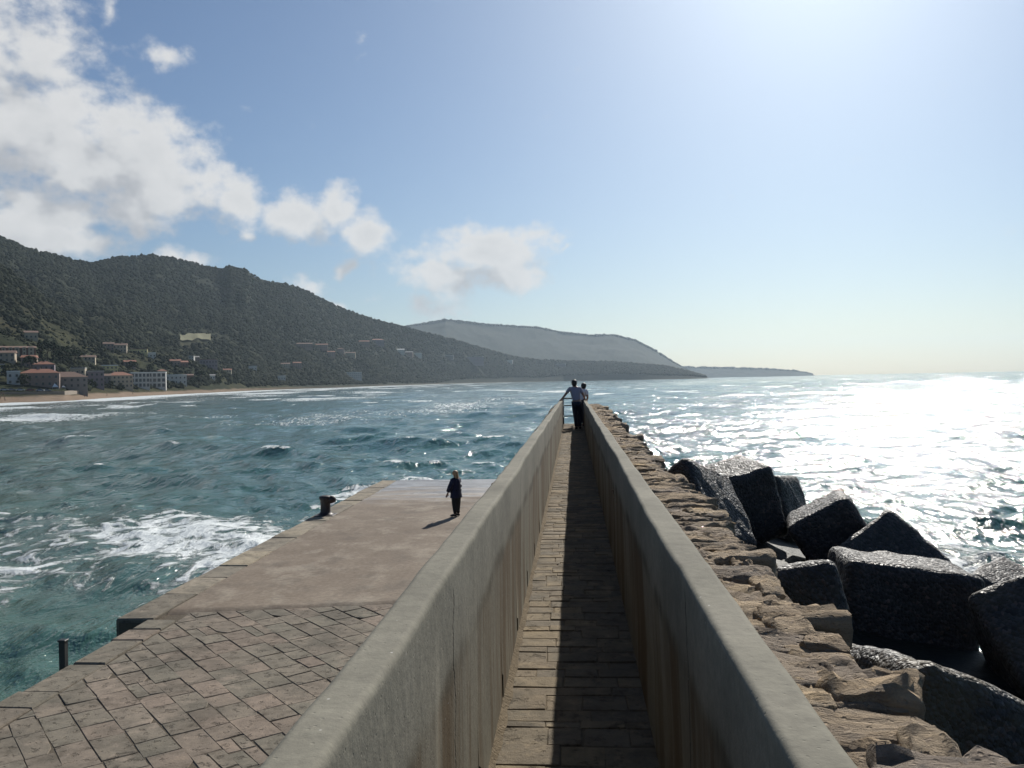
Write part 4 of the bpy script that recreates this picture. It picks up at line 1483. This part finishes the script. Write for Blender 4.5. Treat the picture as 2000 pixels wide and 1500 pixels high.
# a few people on the far beach
for b, r, c, lab, rot in ((-30.21, 576, 'cloth_red', 'tiny figure in red on the sand near the end of the seawall', 0.4), (-29.0, 632, 'cloth_tan', 'tiny figure in tan walking on the beach below the cream hotel', 1.2),
                          (-26.8, 742, 'cloth_blue', 'tiny figure in blue on the beach below the white hotel', 2.0), (-27.6, 700, 'jeans', 'tiny dark figure near the surf between the tan and blue ones', -1.0)):
    x, y = world_xy(b, r)
    person((x, y, ground(b, r) - 0.02), rot, {'knL': (-0.10, 0.12, 0.48), 'anL': (-0.10, 0.2, 0.1), 'toL': (-0.11, 0.34, 0.05), 'anR': (0.1, -0.18, 0.1), 'toR': (0.11, -0.04, 0.04)}, lab, c, 'jeans', 'hair_dark', sub=1, hands=False, group='people on the far beach')


# ------------------------------------------------------------------ buildings behind the beach
WIN_MESH = {}


def window_mesh(w, h):
    k = (round(w, 2), round(h, 2))
    if k not in WIN_MESH:
        WIN_MESH[k] = (MB().box(-w / 2, w / 2, -0.06, 0.05, 0, h).mesh('window', 'shutter'), MB().box(-w / 2 + 0.1, w / 2 - 0.1, -0.09, -0.055, 0.1, h - 0.1).mesh('pane', 'window_glass'))
    return WIN_MESH[k]


def building(b, r, w, h, dep, wall, roof, roofm, floors, bays, label, name='house', turn=0.0, win=(1.2, 1.5), sink=6.0, face=None):
    x, y = world_xy(b, r)
    z = ground(b, r) + (2.5 if r > 1300 else 0.0)
    root = empty(name, (x, y, z), -rad(b) + turn)
    tag(root, label, 'building')
    fr = -0.0
    MB().box(-w / 2, w / 2, 0, dep, -sink, h).build('wall', wall, root)
    ov = 0.5
    if roof == 'hip':
        rh = min(w, dep) * 0.22
        k = min(w, dep) * 0.48
        V = [(-w / 2 - ov, -ov, h), (w / 2 + ov, -ov, h), (w / 2 + ov, dep + ov, h), (-w / 2 - ov, dep + ov, h), (-w / 2 + k, dep / 2, h + rh), (w / 2 - k, dep / 2, h + rh)]
        F = [(0, 1, 5, 4), (1, 2, 5), (2, 3, 4, 5), (3, 0, 4), (3, 2, 1, 0)]
        rf = obj('roof', make_mesh('roof', V, F, roofm), root)
    elif roof == 'gable':
        rh = dep * 0.2
        V = [(-w / 2 - ov, -ov, h), (w / 2 + ov, -ov, h), (w / 2 + ov, dep + ov, h), (-w / 2 - ov, dep + ov, h), (-w / 2 - ov, dep / 2, h + rh), (w / 2 + ov, dep / 2, h + rh)]
        F = [(0, 1, 5, 4), (1, 2, 5), (2, 3, 4, 5), (3, 0, 4), (3, 2, 1, 0)]
        rf = obj('roof', make_mesh('roof', V, F, roofm), root)
    else:
        mb = MB()
        mb.box(-w / 2 - 0.15, w / 2 + 0.15, -0.15, 0.15, h, h + 0.7)
        mb.box(-w / 2 - 0.15, w / 2 + 0.15, dep - 0.15, dep + 0.15, h, h + 0.7)
        mb.box(-w / 2 - 0.15, -w / 2 + 0.15, 0.152, dep - 0.152, h, h + 0.7)
        mb.box(w / 2 - 0.15, w / 2 + 0.15, 0.152, dep - 0.152, h, h + 0.7)
        mb.box(-w / 2 + 0.152, w / 2 - 0.152, 0.152, dep - 0.152, h - 0.1, h + 0.05)
        rf = mb.build('roof', roofm, root)
    if roof != 'flat' and w > 9:
        cx = random.uniform(-w / 3, w / 3)
        MB().box(cx - 0.4, cx + 0.4, dep * 0.5, dep * 0.5 + 0.8, h + 0.2, h + min(w, dep) * 0.22 + 0.9).build('chimney', wall, rf)
    fh = h / floors
    ww, wh = win
    ww = min(ww, w / bays * 0.7)
    wh = min(wh, fh * 0.68)
    wm, pm = window_mesh(ww, wh)
    for f in range(floors):
        for i in range(bays):
            cx = -w / 2 + w * (i + 0.5) / bays
            o = obj('window', wm, root, loc=(cx, 0, f * fh + fh * 0.22))
            obj('pane', pm, o)
    return root


BUILD = [
    # bearing, distance, width, height, depth, wall, roof, roof material, floors, bays, label, extra
    (-34.50, 600, 5.0, 5.5, 7, 'plaster_yellow', 'flat', 'roof_grey', 2, 2, 'small yellow house at the far end of the seafront', {}),
    (-33.83, 570, 6.6, 7.2, 8, 'plaster_white', 'flat', 'roof_white', 2, 2, 'small white two storey house among trees by the seawall', {}),
    (-32.51, 574, 20.1, 8.0, 11, 'plaster_pink', 'hip', 'roof_red', 2, 6, 'long pinkish house under a red tiled roof above the seawall', {}),
    (-31.20, 586, 24.0, 6.6, 15, 'plaster_grey', 'hip', 'roof_brown', 2, 7, 'broad grey villa with a big brown hipped roof', {}),
    (-29.65, 664, 12.0, 10.5, 11, 'plaster_mauve', 'flat', 'roof_grey', 3, 4, 'tall dark flat roofed block beside the broad villa', {}),
    (-28.81, 792, 12.7, 6.0, 9, 'plaster_yellow', 'flat', 'roof_white', 2, 4, 'pale cream house on the rise behind the red roofed hotel', {}),
    (-28.23, 722, 17.4, 9.3, 12, 'plaster_cream', 'hip', 'roof_red', 3, 6, 'cream beach hotel with a low red roof', {}),
    (-27.15, 766, 14.3, 12.0, 12, 'plaster_white', 'flat', 'roof_white', 3, 5, 'white flat roofed hotel wing with dark balcony bays, next to the red roof', {'win': (1.9, 2.6)}),
    (-26.23, 802, 14.2, 13.0, 12, 'plaster_white', 'flat', 'roof_white', 3, 4, 'taller white hotel wing with wide dark balcony bays and white canopy roof', {'win': (2.4, 2.8)}),
    (-25.12, 884, 18.5, 8.2, 10, 'plaster_white', 'flat', 'roof_white', 2, 5, 'detached white low house just beyond the hotel wings', {}),
    (-28.85, 920, 9.3, 6.2, 8, 'plaster_pink', 'gable', 'roof_brown', 2, 3, 'small pinkish hillside house above the cream hotel', {}),
    (-28.25, 946, 12.2, 7.0, 9, 'plaster_cream', 'gable', 'roof_brown', 2, 4, 'tan hillside house above the hotel beside the pinkish one', {}),
    (-27.23, 964, 17.2, 3.8, 6, 'plaster_yellow', 'flat', 'roof_brown', 1, 5, 'long low ochre house along the hillside terrace', {}),
    (-26.53, 966, 9.5, 4.4, 8, 'plaster_white', 'flat', 'roof_white', 1, 3, 'bright white low house at the end of the ochre terrace', {}),
    (-25.16, 970, 10.1, 4.6, 9, 'plaster_pink', 'gable', 'roof_red', 1, 3, 'red roofed cottage on the lower slope, upper of a pair', {}),
    (-24.68, 976, 9.7, 4.6, 9, 'plaster_brown', 'gable', 'roof_red', 1, 3, 'red roofed cottage with dark walls, lower of a pair', {}),
    (-24.24, 1038, 5.4, 5.0, 6, 'plaster_white', 'flat', 'roof_grey', 2, 2, 'tiny white house above the red cottages', {}),
    (-23.90, 1050, 5.0, 4.6, 6, 'plaster_grey', 'gable', 'roof_grey', 2, 2, 'tiny grey house above the mauve block', {}),
    (-23.23, 1036, 19.0, 8.8, 10, 'plaster_mauve', 'flat', 'roof_brown', 2, 6, 'wide dark mauve block on the slope past the red cottages', {}),
    (-23.01, 982, 5.0, 4.0, 6, 'plaster_white', 'gable', 'roof_grey', 1, 2, 'white hut near the beach below the mauve block', {}),
    (-18.83, 1352, 10.7, 5.2, 8, 'plaster_white', 'flat', 'roof_white', 1, 3, 'lone white bungalow low by the middle of the beach', {}),
    (-18.59, 1532, 15.0, 5.8, 9, 'plaster_cream', 'gable', 'roof_brown', 2, 4, 'cream villa in the trees above the lone bungalow', {}),
    (-17.86, 1556, 14.0, 7.1, 9, 'plaster_pink', 'gable', 'roof_red', 2, 4, 'pinkish villa in the trees next to the cream one', {}),
    (-14.46, 1870, 42.0, 12.0, 14, 'plaster_white', 'flat', 'roof_white', 3, 10, 'white modern hotel standing alone near the far beach', {}),
    (-15.72, 1892, 16.3, 8.7, 10, 'plaster_pink', 'gable', 'roof_red', 2, 4, 'pinkish house on the mid slope, lowest of three', {}),
    (-15.15, 1996, 16.1, 9.2, 10, 'plaster_pink', 'hip', 'roof_brown', 2, 4, 'brown roofed house on the mid slope, highest of three', {}),
    (-14.54, 2072, 23.9, 8.4, 11, 'plaster_cream', 'gable', 'roof_brown', 2, 6, 'long cream house on the mid slope, farthest of three', {}),
    (-13.61, 2264, 26.3, 9.2, 12, 'plaster_pink', 'gable', 'roof_red', 2, 6, 'red roofed villa high above the white modern hotel', {}),
    (-12.75, 2384, 36.0, 12.0, 14, 'plaster_mauve', 'hip', 'roof_red', 3, 8, 'large red roofed block high on the descending ridge', {}),
    (-11.29, 2566, 22.4, 10.5, 12, 'plaster_white', 'gable', 'roof_white', 2, 5, 'white roofed house past the large red roofed block', {}),
    (-10.76, 2614, 22.9, 10.7, 12, 'plaster_pink', 'gable', 'roof_grey', 2, 5, 'grey roofed house between two white roofed ones', {}),
    (-10.18, 2682, 25.1, 9.4, 12, 'plaster_white', 'flat', 'roof_white', 2, 6, 'flat white roofed house beyond the grey roofed one', {}),
    (-8.15, 2922, 30.8, 9.0, 12, 'plaster_grey', 'flat', 'roof_white', 2, 6, 'pale low block on the slope before the terraced hotel', {}),
    (-6.52, 3074, 70.0, 26.0, 18, 'plaster_mauve', 'flat', 'roof_grey', 5, 14, 'big terraced hotel slab in banded storeys on the far slope', {}),
    (-4.18, 3406, 24.0, 10.0, 12, 'plaster_white', 'flat', 'roof_white', 2, 5, 'small white building alone near the dark headland', {}),
    (-0.82, 3578, 42.0, 8.5, 12, 'plaster_grey', 'flat', 'roof_white', 1, 8, 'long flat white building among trees on the dark headland', {}),
    (-17.39, 1794, 30.8, 7.2, 10, 'plaster_pink', 'gable', 'roof_brown', 2, 7, 'brown roofed row high in the woods, nearer of two', {}),
    (-16.40, 1902, 30.6, 7.6, 10, 'plaster_pink', 'gable', 'roof_red', 2, 7, 'red roofed row high in the woods, farther of two', {}),
    (-34.15, 640, 9.0, 6.0, 8, 'plaster_cream', 'gable', 'roof_brown', 2, 3, 'cream gabled house below the terrace row of bays', {}),
    (-33.1, 640, 8.0, 6.5, 8, 'plaster_pink', 'gable', 'roof_red', 2, 3, 'pink house with red roof tucked behind the small white house', {}),
    (-32.3, 622, 12.0, 7.5, 9, 'plaster_mauve', 'hip', 'roof_red', 2, 4, 'mauve house half hidden behind the long pinkish house', {}),
    (-30.55, 660, 9.0, 8.0, 8, 'plaster_cream', 'flat', 'roof_grey', 2, 3, 'cream flat roofed house between broad villa and tall dark block', {}),
    (-29.1, 700, 8.0, 6.5, 8, 'plaster_grey', 'gable', 'roof_brown', 2, 3, 'grey cottage in the gap between dark block and cream hotel', {}),
    (-30.0, 790, 11.0, 5.5, 8, 'plaster_cream', 'gable', 'roof_brown', 2, 4, 'tan farmhouse on the slope above the tall dark block', {}),
    (-27.7, 870, 10.0, 5.5, 8, 'plaster_pink', 'gable', 'roof_red', 2, 3, 'pink cottage on the slope behind the white hotel wings', {}),
    (-25.9, 905, 8.5, 5.0, 7, 'plaster_cream', 'hip', 'roof_red', 1, 3, 'cream cottage behind the gap before the detached white house', {}),
    (-24.4, 925, 9.0, 5.0, 7, 'plaster_brown', 'gable', 'roof_brown', 1, 3, 'dark brown cottage on the beach slope past the detached white house', {}),
    (-22.2, 1120, 12.0, 6.0, 8, 'plaster_cream', 'gable', 'roof_red', 2, 4, 'cream villa in the trees at the bend of the beach', {}),
    (-20.6, 1290, 11.0, 5.5, 8, 'plaster_white', 'flat', 'roof_grey', 1, 3, 'pale villa low on the wooded slope before the lone bungalow', {}),
    (-32.9, 760, 9.0, 5.0, 8, 'plaster_cream', 'gable', 'roof_brown', 1, 3, 'tan house above the dark conifer clump', {}),
]
for q in BUILD:
    building(*q[:11], name='hotel' if 'hotel' in q[10] else 'house', turn=random.uniform(-0.25, 0.25), **q[11])


def terrace_row():
    b, r = -33.68, 680
    x, y = world_xy(b, r)
    root = empty('terraced_houses', (x, y, ground(b, r)), -rad(b) + 0.05)
    tag(root, 'row of cream bays and brown gaps on the hillside at the edge of the town', 'building')
    MB().box(-12, 12, 0, 9, -3, 5.2).build('wall', 'plaster_brown', root)
    wm, pm = window_mesh(1.1, 1.3)
    for i, (cx, w) in enumerate(((-11, 2.0), (-7.3, 2.6), (-3.2, 2.2), (0.6, 3.0), (4.9, 2.2), (9.0, 3.4))):
        o = MB().box(cx - w / 2, cx + w / 2, -1.2, -0.002, -3, 5.6).build('bay', 'plaster_cream', root)
        for f in (0.9, 3.4):
            obj('window', wm, o, loc=(cx, -1.2, f))
    V = [(-12.5, -0.6, 5.21), (12.5, -0.6, 5.21), (12.5, 9.5, 5.21), (-12.5, 9.5, 5.21), (-12.5, 4.5, 6.6), (12.5, 4.5, 6.6)]
    obj('roof', make_mesh('roof', V, [(0, 1, 5, 4), (1, 2, 5), (2, 3, 4, 5), (3, 0, 4), (3, 2, 1, 0)], 'roof_brown'), root)


terrace_row()


# seawall along the promenade, tents, parked cars, a frame on the sand
def seawall():
    pts = []
    for b, r in zip(np.linspace(-37, -30.45, 34), np.interp(np.linspace(-37, -30.45, 34), [-37, -34.8, -31.2, -30.45], [498, 528, 548, 588])):
        pts.append(world_xy(b, r))
    V, F = [], []
    for i, (x, y) in enumerate(pts):
        d = Vector((x, y)).normalized() * 0.7
        z = 5.2 + 0.12 * math.sin(i * 1.7)
        V += [(x, y, -0.5), (x, y, z), (x + d.x, y + d.y, z), (x + d.x, y + d.y, -0.5)]
    for i in range(len(pts) - 1):
        for k in range(3):
            F.append((i * 4 + k, i * 4 + k + 1, (i + 1) * 4 + k + 1, (i + 1) * 4 + k))
    n = len(pts) - 1
    F += [(0, 1, 2, 3), (n * 4 + 3, n * 4 + 2, n * 4 + 1, n * 4)]
    tag(obj('seawall', make_mesh('seawall', V, F, 'seawall_stone')), 'tan stone seawall along the back of the beach below the villas', 'wall')


seawall()


def tent(b, r, w, h, label):
    x, y = world_xy(b, r)
    root = empty('beach_tent', (x, y, ground(b, r) + 0.3), -rad(b))
    tag(root, label, 'tent', 'white tents on the promenade')
    V = [(-w, -w, 1.1), (w, -w, 1.1), (w, w, 1.1), (-w, w, 1.1), (-0.25 * w, 0, h), (-w, -w, 0.8), (w, -w, 0.8), (w, w, 0.8), (-w, w, 0.8)]
    F = [(0, 1, 4), (1, 2, 4), (2, 3, 4), (3, 0, 4), (5, 6, 1, 0), (6, 7, 2, 1), (7, 8, 3, 2), (8, 5, 0, 3)]
    obj('canopy', make_mesh('canopy', V, F, 'canvas_white'), root)
    for sx in (-1, 1):
        for sy in (-1, 1):
            MB().tube([(sx * w * 0.97, sy * w * 0.97, -1.5), (sx * w * 0.97, sy * w * 0.97, 1.1)], 0.06, 6).build('pole', 'roof_white', root)


tent(-31.72, 572, 1.5, 3.0, 'pointed white tent in front of the big brown roof, nearer the pink house')
tent(-30.80, 590, 1.6, 3.0, 'pointed white tent at the end of the seawall')
tent(-31.30, 576, 0.9, 1.9, 'small white canopy between the two pointed tents')


def car(b, r, m, label, rot):
    x, y = world_xy(b, r)
    root = empty('parked_car', (x, y, ground(b, r)), rot)
    tag(root, label, 'car', 'cars parked on the promenade')
    me = MB().box(-2.1, 2.1, -0.85, 0.85, 0.25, 0.85).mesh('body', m)
    obj('body', bevel_mesh(me, 0.12, 2), root)
    V = [(-1.5, -0.78, 0.84), (1.2, -0.78, 0.84), (1.2, 0.78, 0.84), (-1.5, 0.78, 0.84), (-1.1, -0.62, 1.45), (0.5, -0.62, 1.45), (0.5, 0.62, 1.45), (-1.1, 0.62, 1.45)]
    F = [(0, 1, 5, 4), (1, 2, 6, 5), (2, 3, 7, 6), (3, 0, 4, 7), (4, 5, 6, 7)]
    obj('cabin', make_mesh('cabin', V, F, 'window_glass'), root)
    MB().box(-1.12, 0.52, -0.63, 0.63, 1.452, 1.50).build('roof', m, root)
    for sx in (-1.3, 1.3):
        for sy in (-0.8, 0.8):
            MB().tube([(sx, sy - 0.1, 0.32), (sx, sy + 0.1, 0.32)], 0.32, 12).build('wheel', 'tyre_rubber', root)


for b, m, lab in ((-34.3, 'car_white', 'white parked car at the far end of the promenade row'), (-33.95, 'car_grey', 'grey parked car between the white end car and the next white one'), (-33.5, 'car_white', 'white parked car below the small white house'), (-33.0, 'car_red', 'red parked car on the promenade below the pinkish house'), (-32.5, 'car_white', 'white parked car below the middle of the pinkish house'), (-32.15, 'car_grey', 'grey parked car nearest the pointed tents')):
    rr_ = np.interp(b, [-37, -34.8, -31.2], [498, 528, 548]) + 13
    car(b, float(rr_), m, lab, -rad(b) + random.uniform(-0.15, 0.15))

x, y = world_xy(-34.40, 505)
o = empty('timber_frame', (x, y, ground(-34.40, 505)), 0.6)
tag(o, 'brown leaning timber frame standing on the sand at the photo edge', 'frame')
for sx in (-1, 1):
    for sy in (-0.6, 0.6):
        MB().tube([(sx * 1.3, sy, -0.3), (sx * 0.35, sy, 4.2)], 0.16, 8).build('leg', 'driftwood', o)
    MB().tube([(sx * 0.85, -0.8, 1.9), (sx * 0.85, 0.8, 1.9)], 0.11, 8).build('crossbar', 'driftwood', o)
MB().tube([(0, -0.9, 4.2), (0, 0.9, 4.2)], 0.18, 8).build('top_beam', 'driftwood', o)

# ------------------------------------------------------------------ trees and woods
ICO_V = None


def ico():
    bm = bmesh.new()
    bmesh.ops.create_icosphere(bm, subdivisions=1, radius=1)
    v = np.array([q.co[:] for q in bm.verts])
    f = np.array([[q.index for q in t.verts] for t in bm.faces])
    bm.free()
    return v, f


ICO_V, ICO_F = ico()


def blob_mesh(name, C_, S_, m, tints, seed, n_leaf=0):
    """many ragged leaf clumps in one mesh"""
    q = np.random.default_rng(seed)
    n = len(C_)
    jit = 1 + q.uniform(-0.38, 0.38, (n, len(ICO_V), 1))
    ang = q.uniform(0, 6.28, n)
    base = ICO_V[None] * jit
    ca, sa = np.cos(ang)[:, None], np.sin(ang)[:, None]
    bx = base[..., 0] * ca - base[..., 1] * sa
    by = base[..., 0] * sa + base[..., 1] * ca
    base = np.stack([bx, by, base[..., 2]], -1) * S_[:, None, :] + C_[:, None, :]
    F = (ICO_F[None] + (np.arange(n) * len(ICO_V))[:, None, None]).reshape(-1, 3)
    me = make_mesh(name, base.reshape(-1, 3), F, m)
    point_attr(me, 'tint', np.repeat(tints, len(ICO_V)))
    return me


def tree_kind(seed, h, spread, shape):
    q = np.random.default_rng(seed)
    n = 90
    u = q.random(n)
    a = q.random(n) * 6.283
    if shape == 'cypress':
        z = 0.12 + 0.88 * u
        rr = spread * 0.28 * np.sin(np.pi * np.clip(z, 0.05, 0.98)) ** 0.7 * np.sqrt(q.random(n))
        s = 0.055 * h
    elif shape == 'pine':
        z = 0.62 + 0.38 * u
        rr = spread * 0.5 * np.sqrt(np.clip(1 - ((z - 0.75) / 0.27) ** 2, 0.02, 1)) * np.sqrt(q.random(n))
        s = 0.07 * h
    else:
        z = 0.28 + 0.70 * u
        rr = spread * 0.5 * np.sqrt(np.clip(1 - ((z - 0.62) / 0.4) ** 2, 0.02, 1)) * np.sqrt(q.random(n)) * (0.8 + 0.3 * np.sin(3 * a + seed))
        s = 0.075 * h
    C_ = np.stack([rr * np.cos(a), rr * np.sin(a), z * h], -1)
    S_ = s * q.uniform(0.6, 1.25, (n, 1)) * np.array([[1, 1, 0.75]])
    crown = blob_mesh('crown', C_, S_, 'tree_leaves', q.random(n), seed)
    mb = MB()
    mb.tube([(0, 0, -1), (0.05 * h * 0.3, 0, h * 0.3), (0, 0.02 * h, h * 0.62)], [0.035 * h, 0.026 * h, 0.01 * h], 7)
    for k in range(4):
        w = k * 1.6 + seed
        mb.tube([(0, 0, h * (0.3 + 0.07 * k)), (0.14 * spread * math.cos(w), 0.14 * spread * math.sin(w), h * (0.45 + 0.07 * k)), (0.3 * spread * math.cos(w), 0.3 * spread * math.sin(w), h * (0.62 + 0.06 * k))], [0.014 * h, 0.009 * h, 0.004 * h], 5)
    return mb.mesh('trunk', 'bark', True), crown


KINDS = {'cypress': [tree_kind(31 + k, 11, 6, 'cypress') for k in range(2)], 'pine': [tree_kind(41 + k, 10, 9, 'pine') for k in range(2)], 'broad': [tree_kind(51 + k, 8, 8, 'broad') for k in range(3)]}
TREES = [
    ('cypress', -32.45, 690, 1.25, 'tall dark conifer behind the pinkish house, first of the dark clump'), ('pine', -32.1, 700, 1.35, 'dark spreading pine in the clump above the pinkish house'), ('cypress', -31.75, 705, 1.3, 'tall dark conifer in the middle of the clump above the villas'),
    ('broad', -31.4, 715, 1.5, 'full dark tree in the clump above the broad villa'), ('cypress', -31.05, 725, 1.2, 'dark pointed conifer at the end of the clump above the villas'), ('pine', -30.7, 735, 1.2, 'spreading pine above the end of the broad villa'),
    ('broad', -34.2, 585, 1.1, 'round green tree by the small yellow house'), ('broad', -33.35, 566, 0.9, 'round tree between the small white and the pinkish house'), ('pine', -33.0, 620, 1.1, 'pine rising behind the small white house'),
    ('broad', -30.25, 612, 1.0, 'dense green tree at the end of the broad villa'), ('broad', -29.85, 640, 0.9, 'green tree in front of the tall dark block'), ('broad', -29.3, 668, 0.9, 'green tree on the beach edge between dark block and hotel'),
    ('broad', -28.75, 690, 0.75, 'low green tree in front of the cream hotel, nearer the dark block'), ('broad', -28.25, 706, 0.65, 'low green tree in front of the middle of the cream hotel'), ('pine', -27.75, 735, 0.65, 'small pine before the corner where cream and white hotels meet'),
    ('broad', -26.7, 772, 0.6, 'low tree in front of the joint of the white hotel wings'), ('broad', -25.7, 828, 0.8, 'green tree between the white hotel and the white low house'), ('broad', -24.9, 858, 0.7, 'green tree in front of the white low house'),
    ('broad', -24.2, 905, 1.0, 'dark tree just past the white low house'), ('pine', -23.7, 940, 1.1, 'pine on the beach edge below the mauve block'), ('broad', -22.6, 985, 1.2, 'dense tree past the white hut by the beach'),
    ('broad', -21.6, 1075, 1.4, 'broad tree at the bend of the beach'), ('pine', -27.6, 830, 1.2, 'pine rising behind the cream hotel roof'), ('broad', -26.6, 880, 1.3, 'large dark tree behind the white hotel wings'),
]
for i, (kd, b, r, s, lab) in enumerate(TREES):
    x, y = world_xy(b, r)
    root = empty('pine_tree' if kd == 'pine' else 'cypress_tree' if kd == 'cypress' else 'broadleaf_tree', (x, y, ground(b, r) - 0.3), i * 1.3)
    root.scale = (s, s, s)
    tag(root, lab, 'tree', 'trees along the seafront')
    tm, cm = KINDS[kd][i % len(KINDS[kd])]
    obj('trunk', tm, root)
    obj('crown', cm, root)


def woods():
    q = np.random.default_rng(99)
    n = 90000
    b = q.uniform(-38, 8.6, n)
    r0 = np.interp(b, SHORE[:, 0], SHORE[:, 1])
    r1 = np.interp(b, RIDGE[:, 0], RIDGE[:, 1])
    v = q.random(n) ** 0.9 * 1.02
    r = r0 + 45 + (r1 - r0 - 45) * v
    x, y = polar(b, r)
    z = land(b, r)
    d = fbm(x / 140, y / 140, 4, 123) + 0.35 * fbm(x / 40, y / 40, 3, 124)
    keep = (z > 5) & (d > np.interp(r, [400, 1000, 1600, 3500], [-0.05, -0.10, -0.32, -0.6])) & (q.random(n) < np.interp(r, [500, 1500, 3600], [0.9, 0.65, 0.5]))
    # leave gaps round the buildings and the meadow
    for t in BUILD + [(-33.68, 680, 24, 6, 9)]:
        bx, by = world_xy(t[0], t[1])
        ux, uy = world_xy(t[0], 1.0)
        along = (x - bx) * ux + (y - by) * uy
        acr = np.abs((x - bx) * uy - (y - by) * ux)
        keep &= ~((acr < t[2] / 2 + 5) & (along > -16) & (along < t[4] + 5))
    keep &= ~((np.abs(b + 23.96) / 0.98) ** 4 + (np.abs(r - np.interp(b, [-24.9, -23.0], [1325, 1438])) / (46 + 30 * fbm(x / 30, y / 30, 2, 9))) ** 2 < 1)
    keep &= ~((b < -30) & (r < 600))
    b, r, x, y, z = (a[keep] for a in (b, r, x, y, z))
    n = len(b)
    s = q.uniform(1.2, 3.3, n) * np.interp(r, [500, 1500, 3600], [0.85, 1.15, 1.9])
    C_ = np.stack([x, y, z + s * 0.35], -1)
    S_ = np.stack([s, s, s * q.uniform(0.6, 1.15, n)], -1)
    # low scrub in the clearings
    n2 = 15000
    b2 = q.uniform(-36, -12, n2)
    r2 = np.interp(b2, SHORE[:, 0], SHORE[:, 1]) + 70 + q.random(n2) ** 1.2 * 900
    x2, y2 = polar(b2, r2)
    z2 = land(b2, r2)
    k2 = (z2 > 6) & ~((b2 < -30) & (r2 < 600)) & ~((b2 > -24.9) & (b2 < -23.0) & (r2 > 1290) & (r2 < 1475))
    s2 = q.uniform(0.8, 2.0, n2) * np.interp(r2, [500, 1500], [0.8, 1.4])
    C_ = np.concatenate([C_, np.stack([x2, y2, z2 + 0.2 * s2], -1)[k2]])
    S_ = np.concatenate([S_, np.stack([s2, s2, s2 * 0.7], -1)[k2]])
    n = len(C_)
    o = obj('hillside_woods', blob_mesh('hillside_woods', C_, S_, 'wood_leaves', q.random(n), 98))
    tag(o, 'dark mixed woods and scrub covering the coastal hills', 'woods', kind='stuff')
    # tree line on the far ridges
    bb = np.concatenate([q.uniform(-15, 7.4, 900), q.uniform(6, 15, 420)])
    far = np.arange(len(bb)) < 900
    fr = np.array([(-15.61, 5600, 329.3), (-11.34, 5600, 357.8), (-10.67, 5600, 366.9), (-8.33, 5600, 403.3), (-7.33, 5650, 395.4), (-5.65, 5700, 376.1), (-2.28, 5800, 355.5), (-0.61, 5800, 317.8), (1.06, 5800, 296.8), (2.73, 5800, 292.7), (4.05, 5800, 255.5), (5.35, 5800, 184.8), (6.32, 5750, 114.3), (7.12, 5700, 65.4), (7.61, 5650, 37.8)])
    lo = np.array([(6, 7600, 93.5), (7.13, 7600, 94.0), (9.22, 7600, 83.5), (10.8, 7600, 74.5), (12.36, 7600, 61.3), (13.9, 7600, 44.0), (14.81, 7600, 20.2), (15.17, 7600, 2)])
    rr = np.where(far, np.interp(bb, fr[:, 0], fr[:, 1]), 7600.0) + q.uniform(-30, 10, len(bb))
    zz = np.where(far, np.interp(bb, fr[:, 0], fr[:, 2]), np.interp(bb, lo[:, 0], lo[:, 2]))
    x, y = polar(bb, rr)
    s = q.uniform(4, 11, len(bb)) * np.where(far, 1.0, 1.1)
    o = obj('far_treeline', blob_mesh('far_treeline', np.stack([x, y, zz - 2], -1), np.stack([s * 1.3, s * 1.3, s], -1), 'wood_leaves', q.random(len(bb)), 97))
    tag(o, 'ragged line of trees along the far hazy ridges', 'woods', kind='stuff')


woods()


# ------------------------------------------------------------------ sea air
def build_haze():
    me = MB().box(-12400, 12400, -300, 12400, -4, 470).mesh('haze', 'skin')
    me.materials.clear()
    m = bpy.data.materials.new('sea_haze')
    m.use_nodes = True
    nt = m.node_tree
    nt.nodes.clear()
    g = G(nt)
    v = g.node('ShaderNodeVolumePrincipled', {'Color': (0.68, 0.85, 1.0), 'Density': HAZE, 'Anisotropy': 0.3})
    o = g.node('ShaderNodeOutputMaterial')
    g.L.new(v.outputs[0], o.inputs['Volume'])
    me.materials.append(m)
    tag(obj('haze', me), 'pale bright sea haze over the bay and hills', 'haze', kind='stuff')


HAZE = 5.2e-5
build_haze()
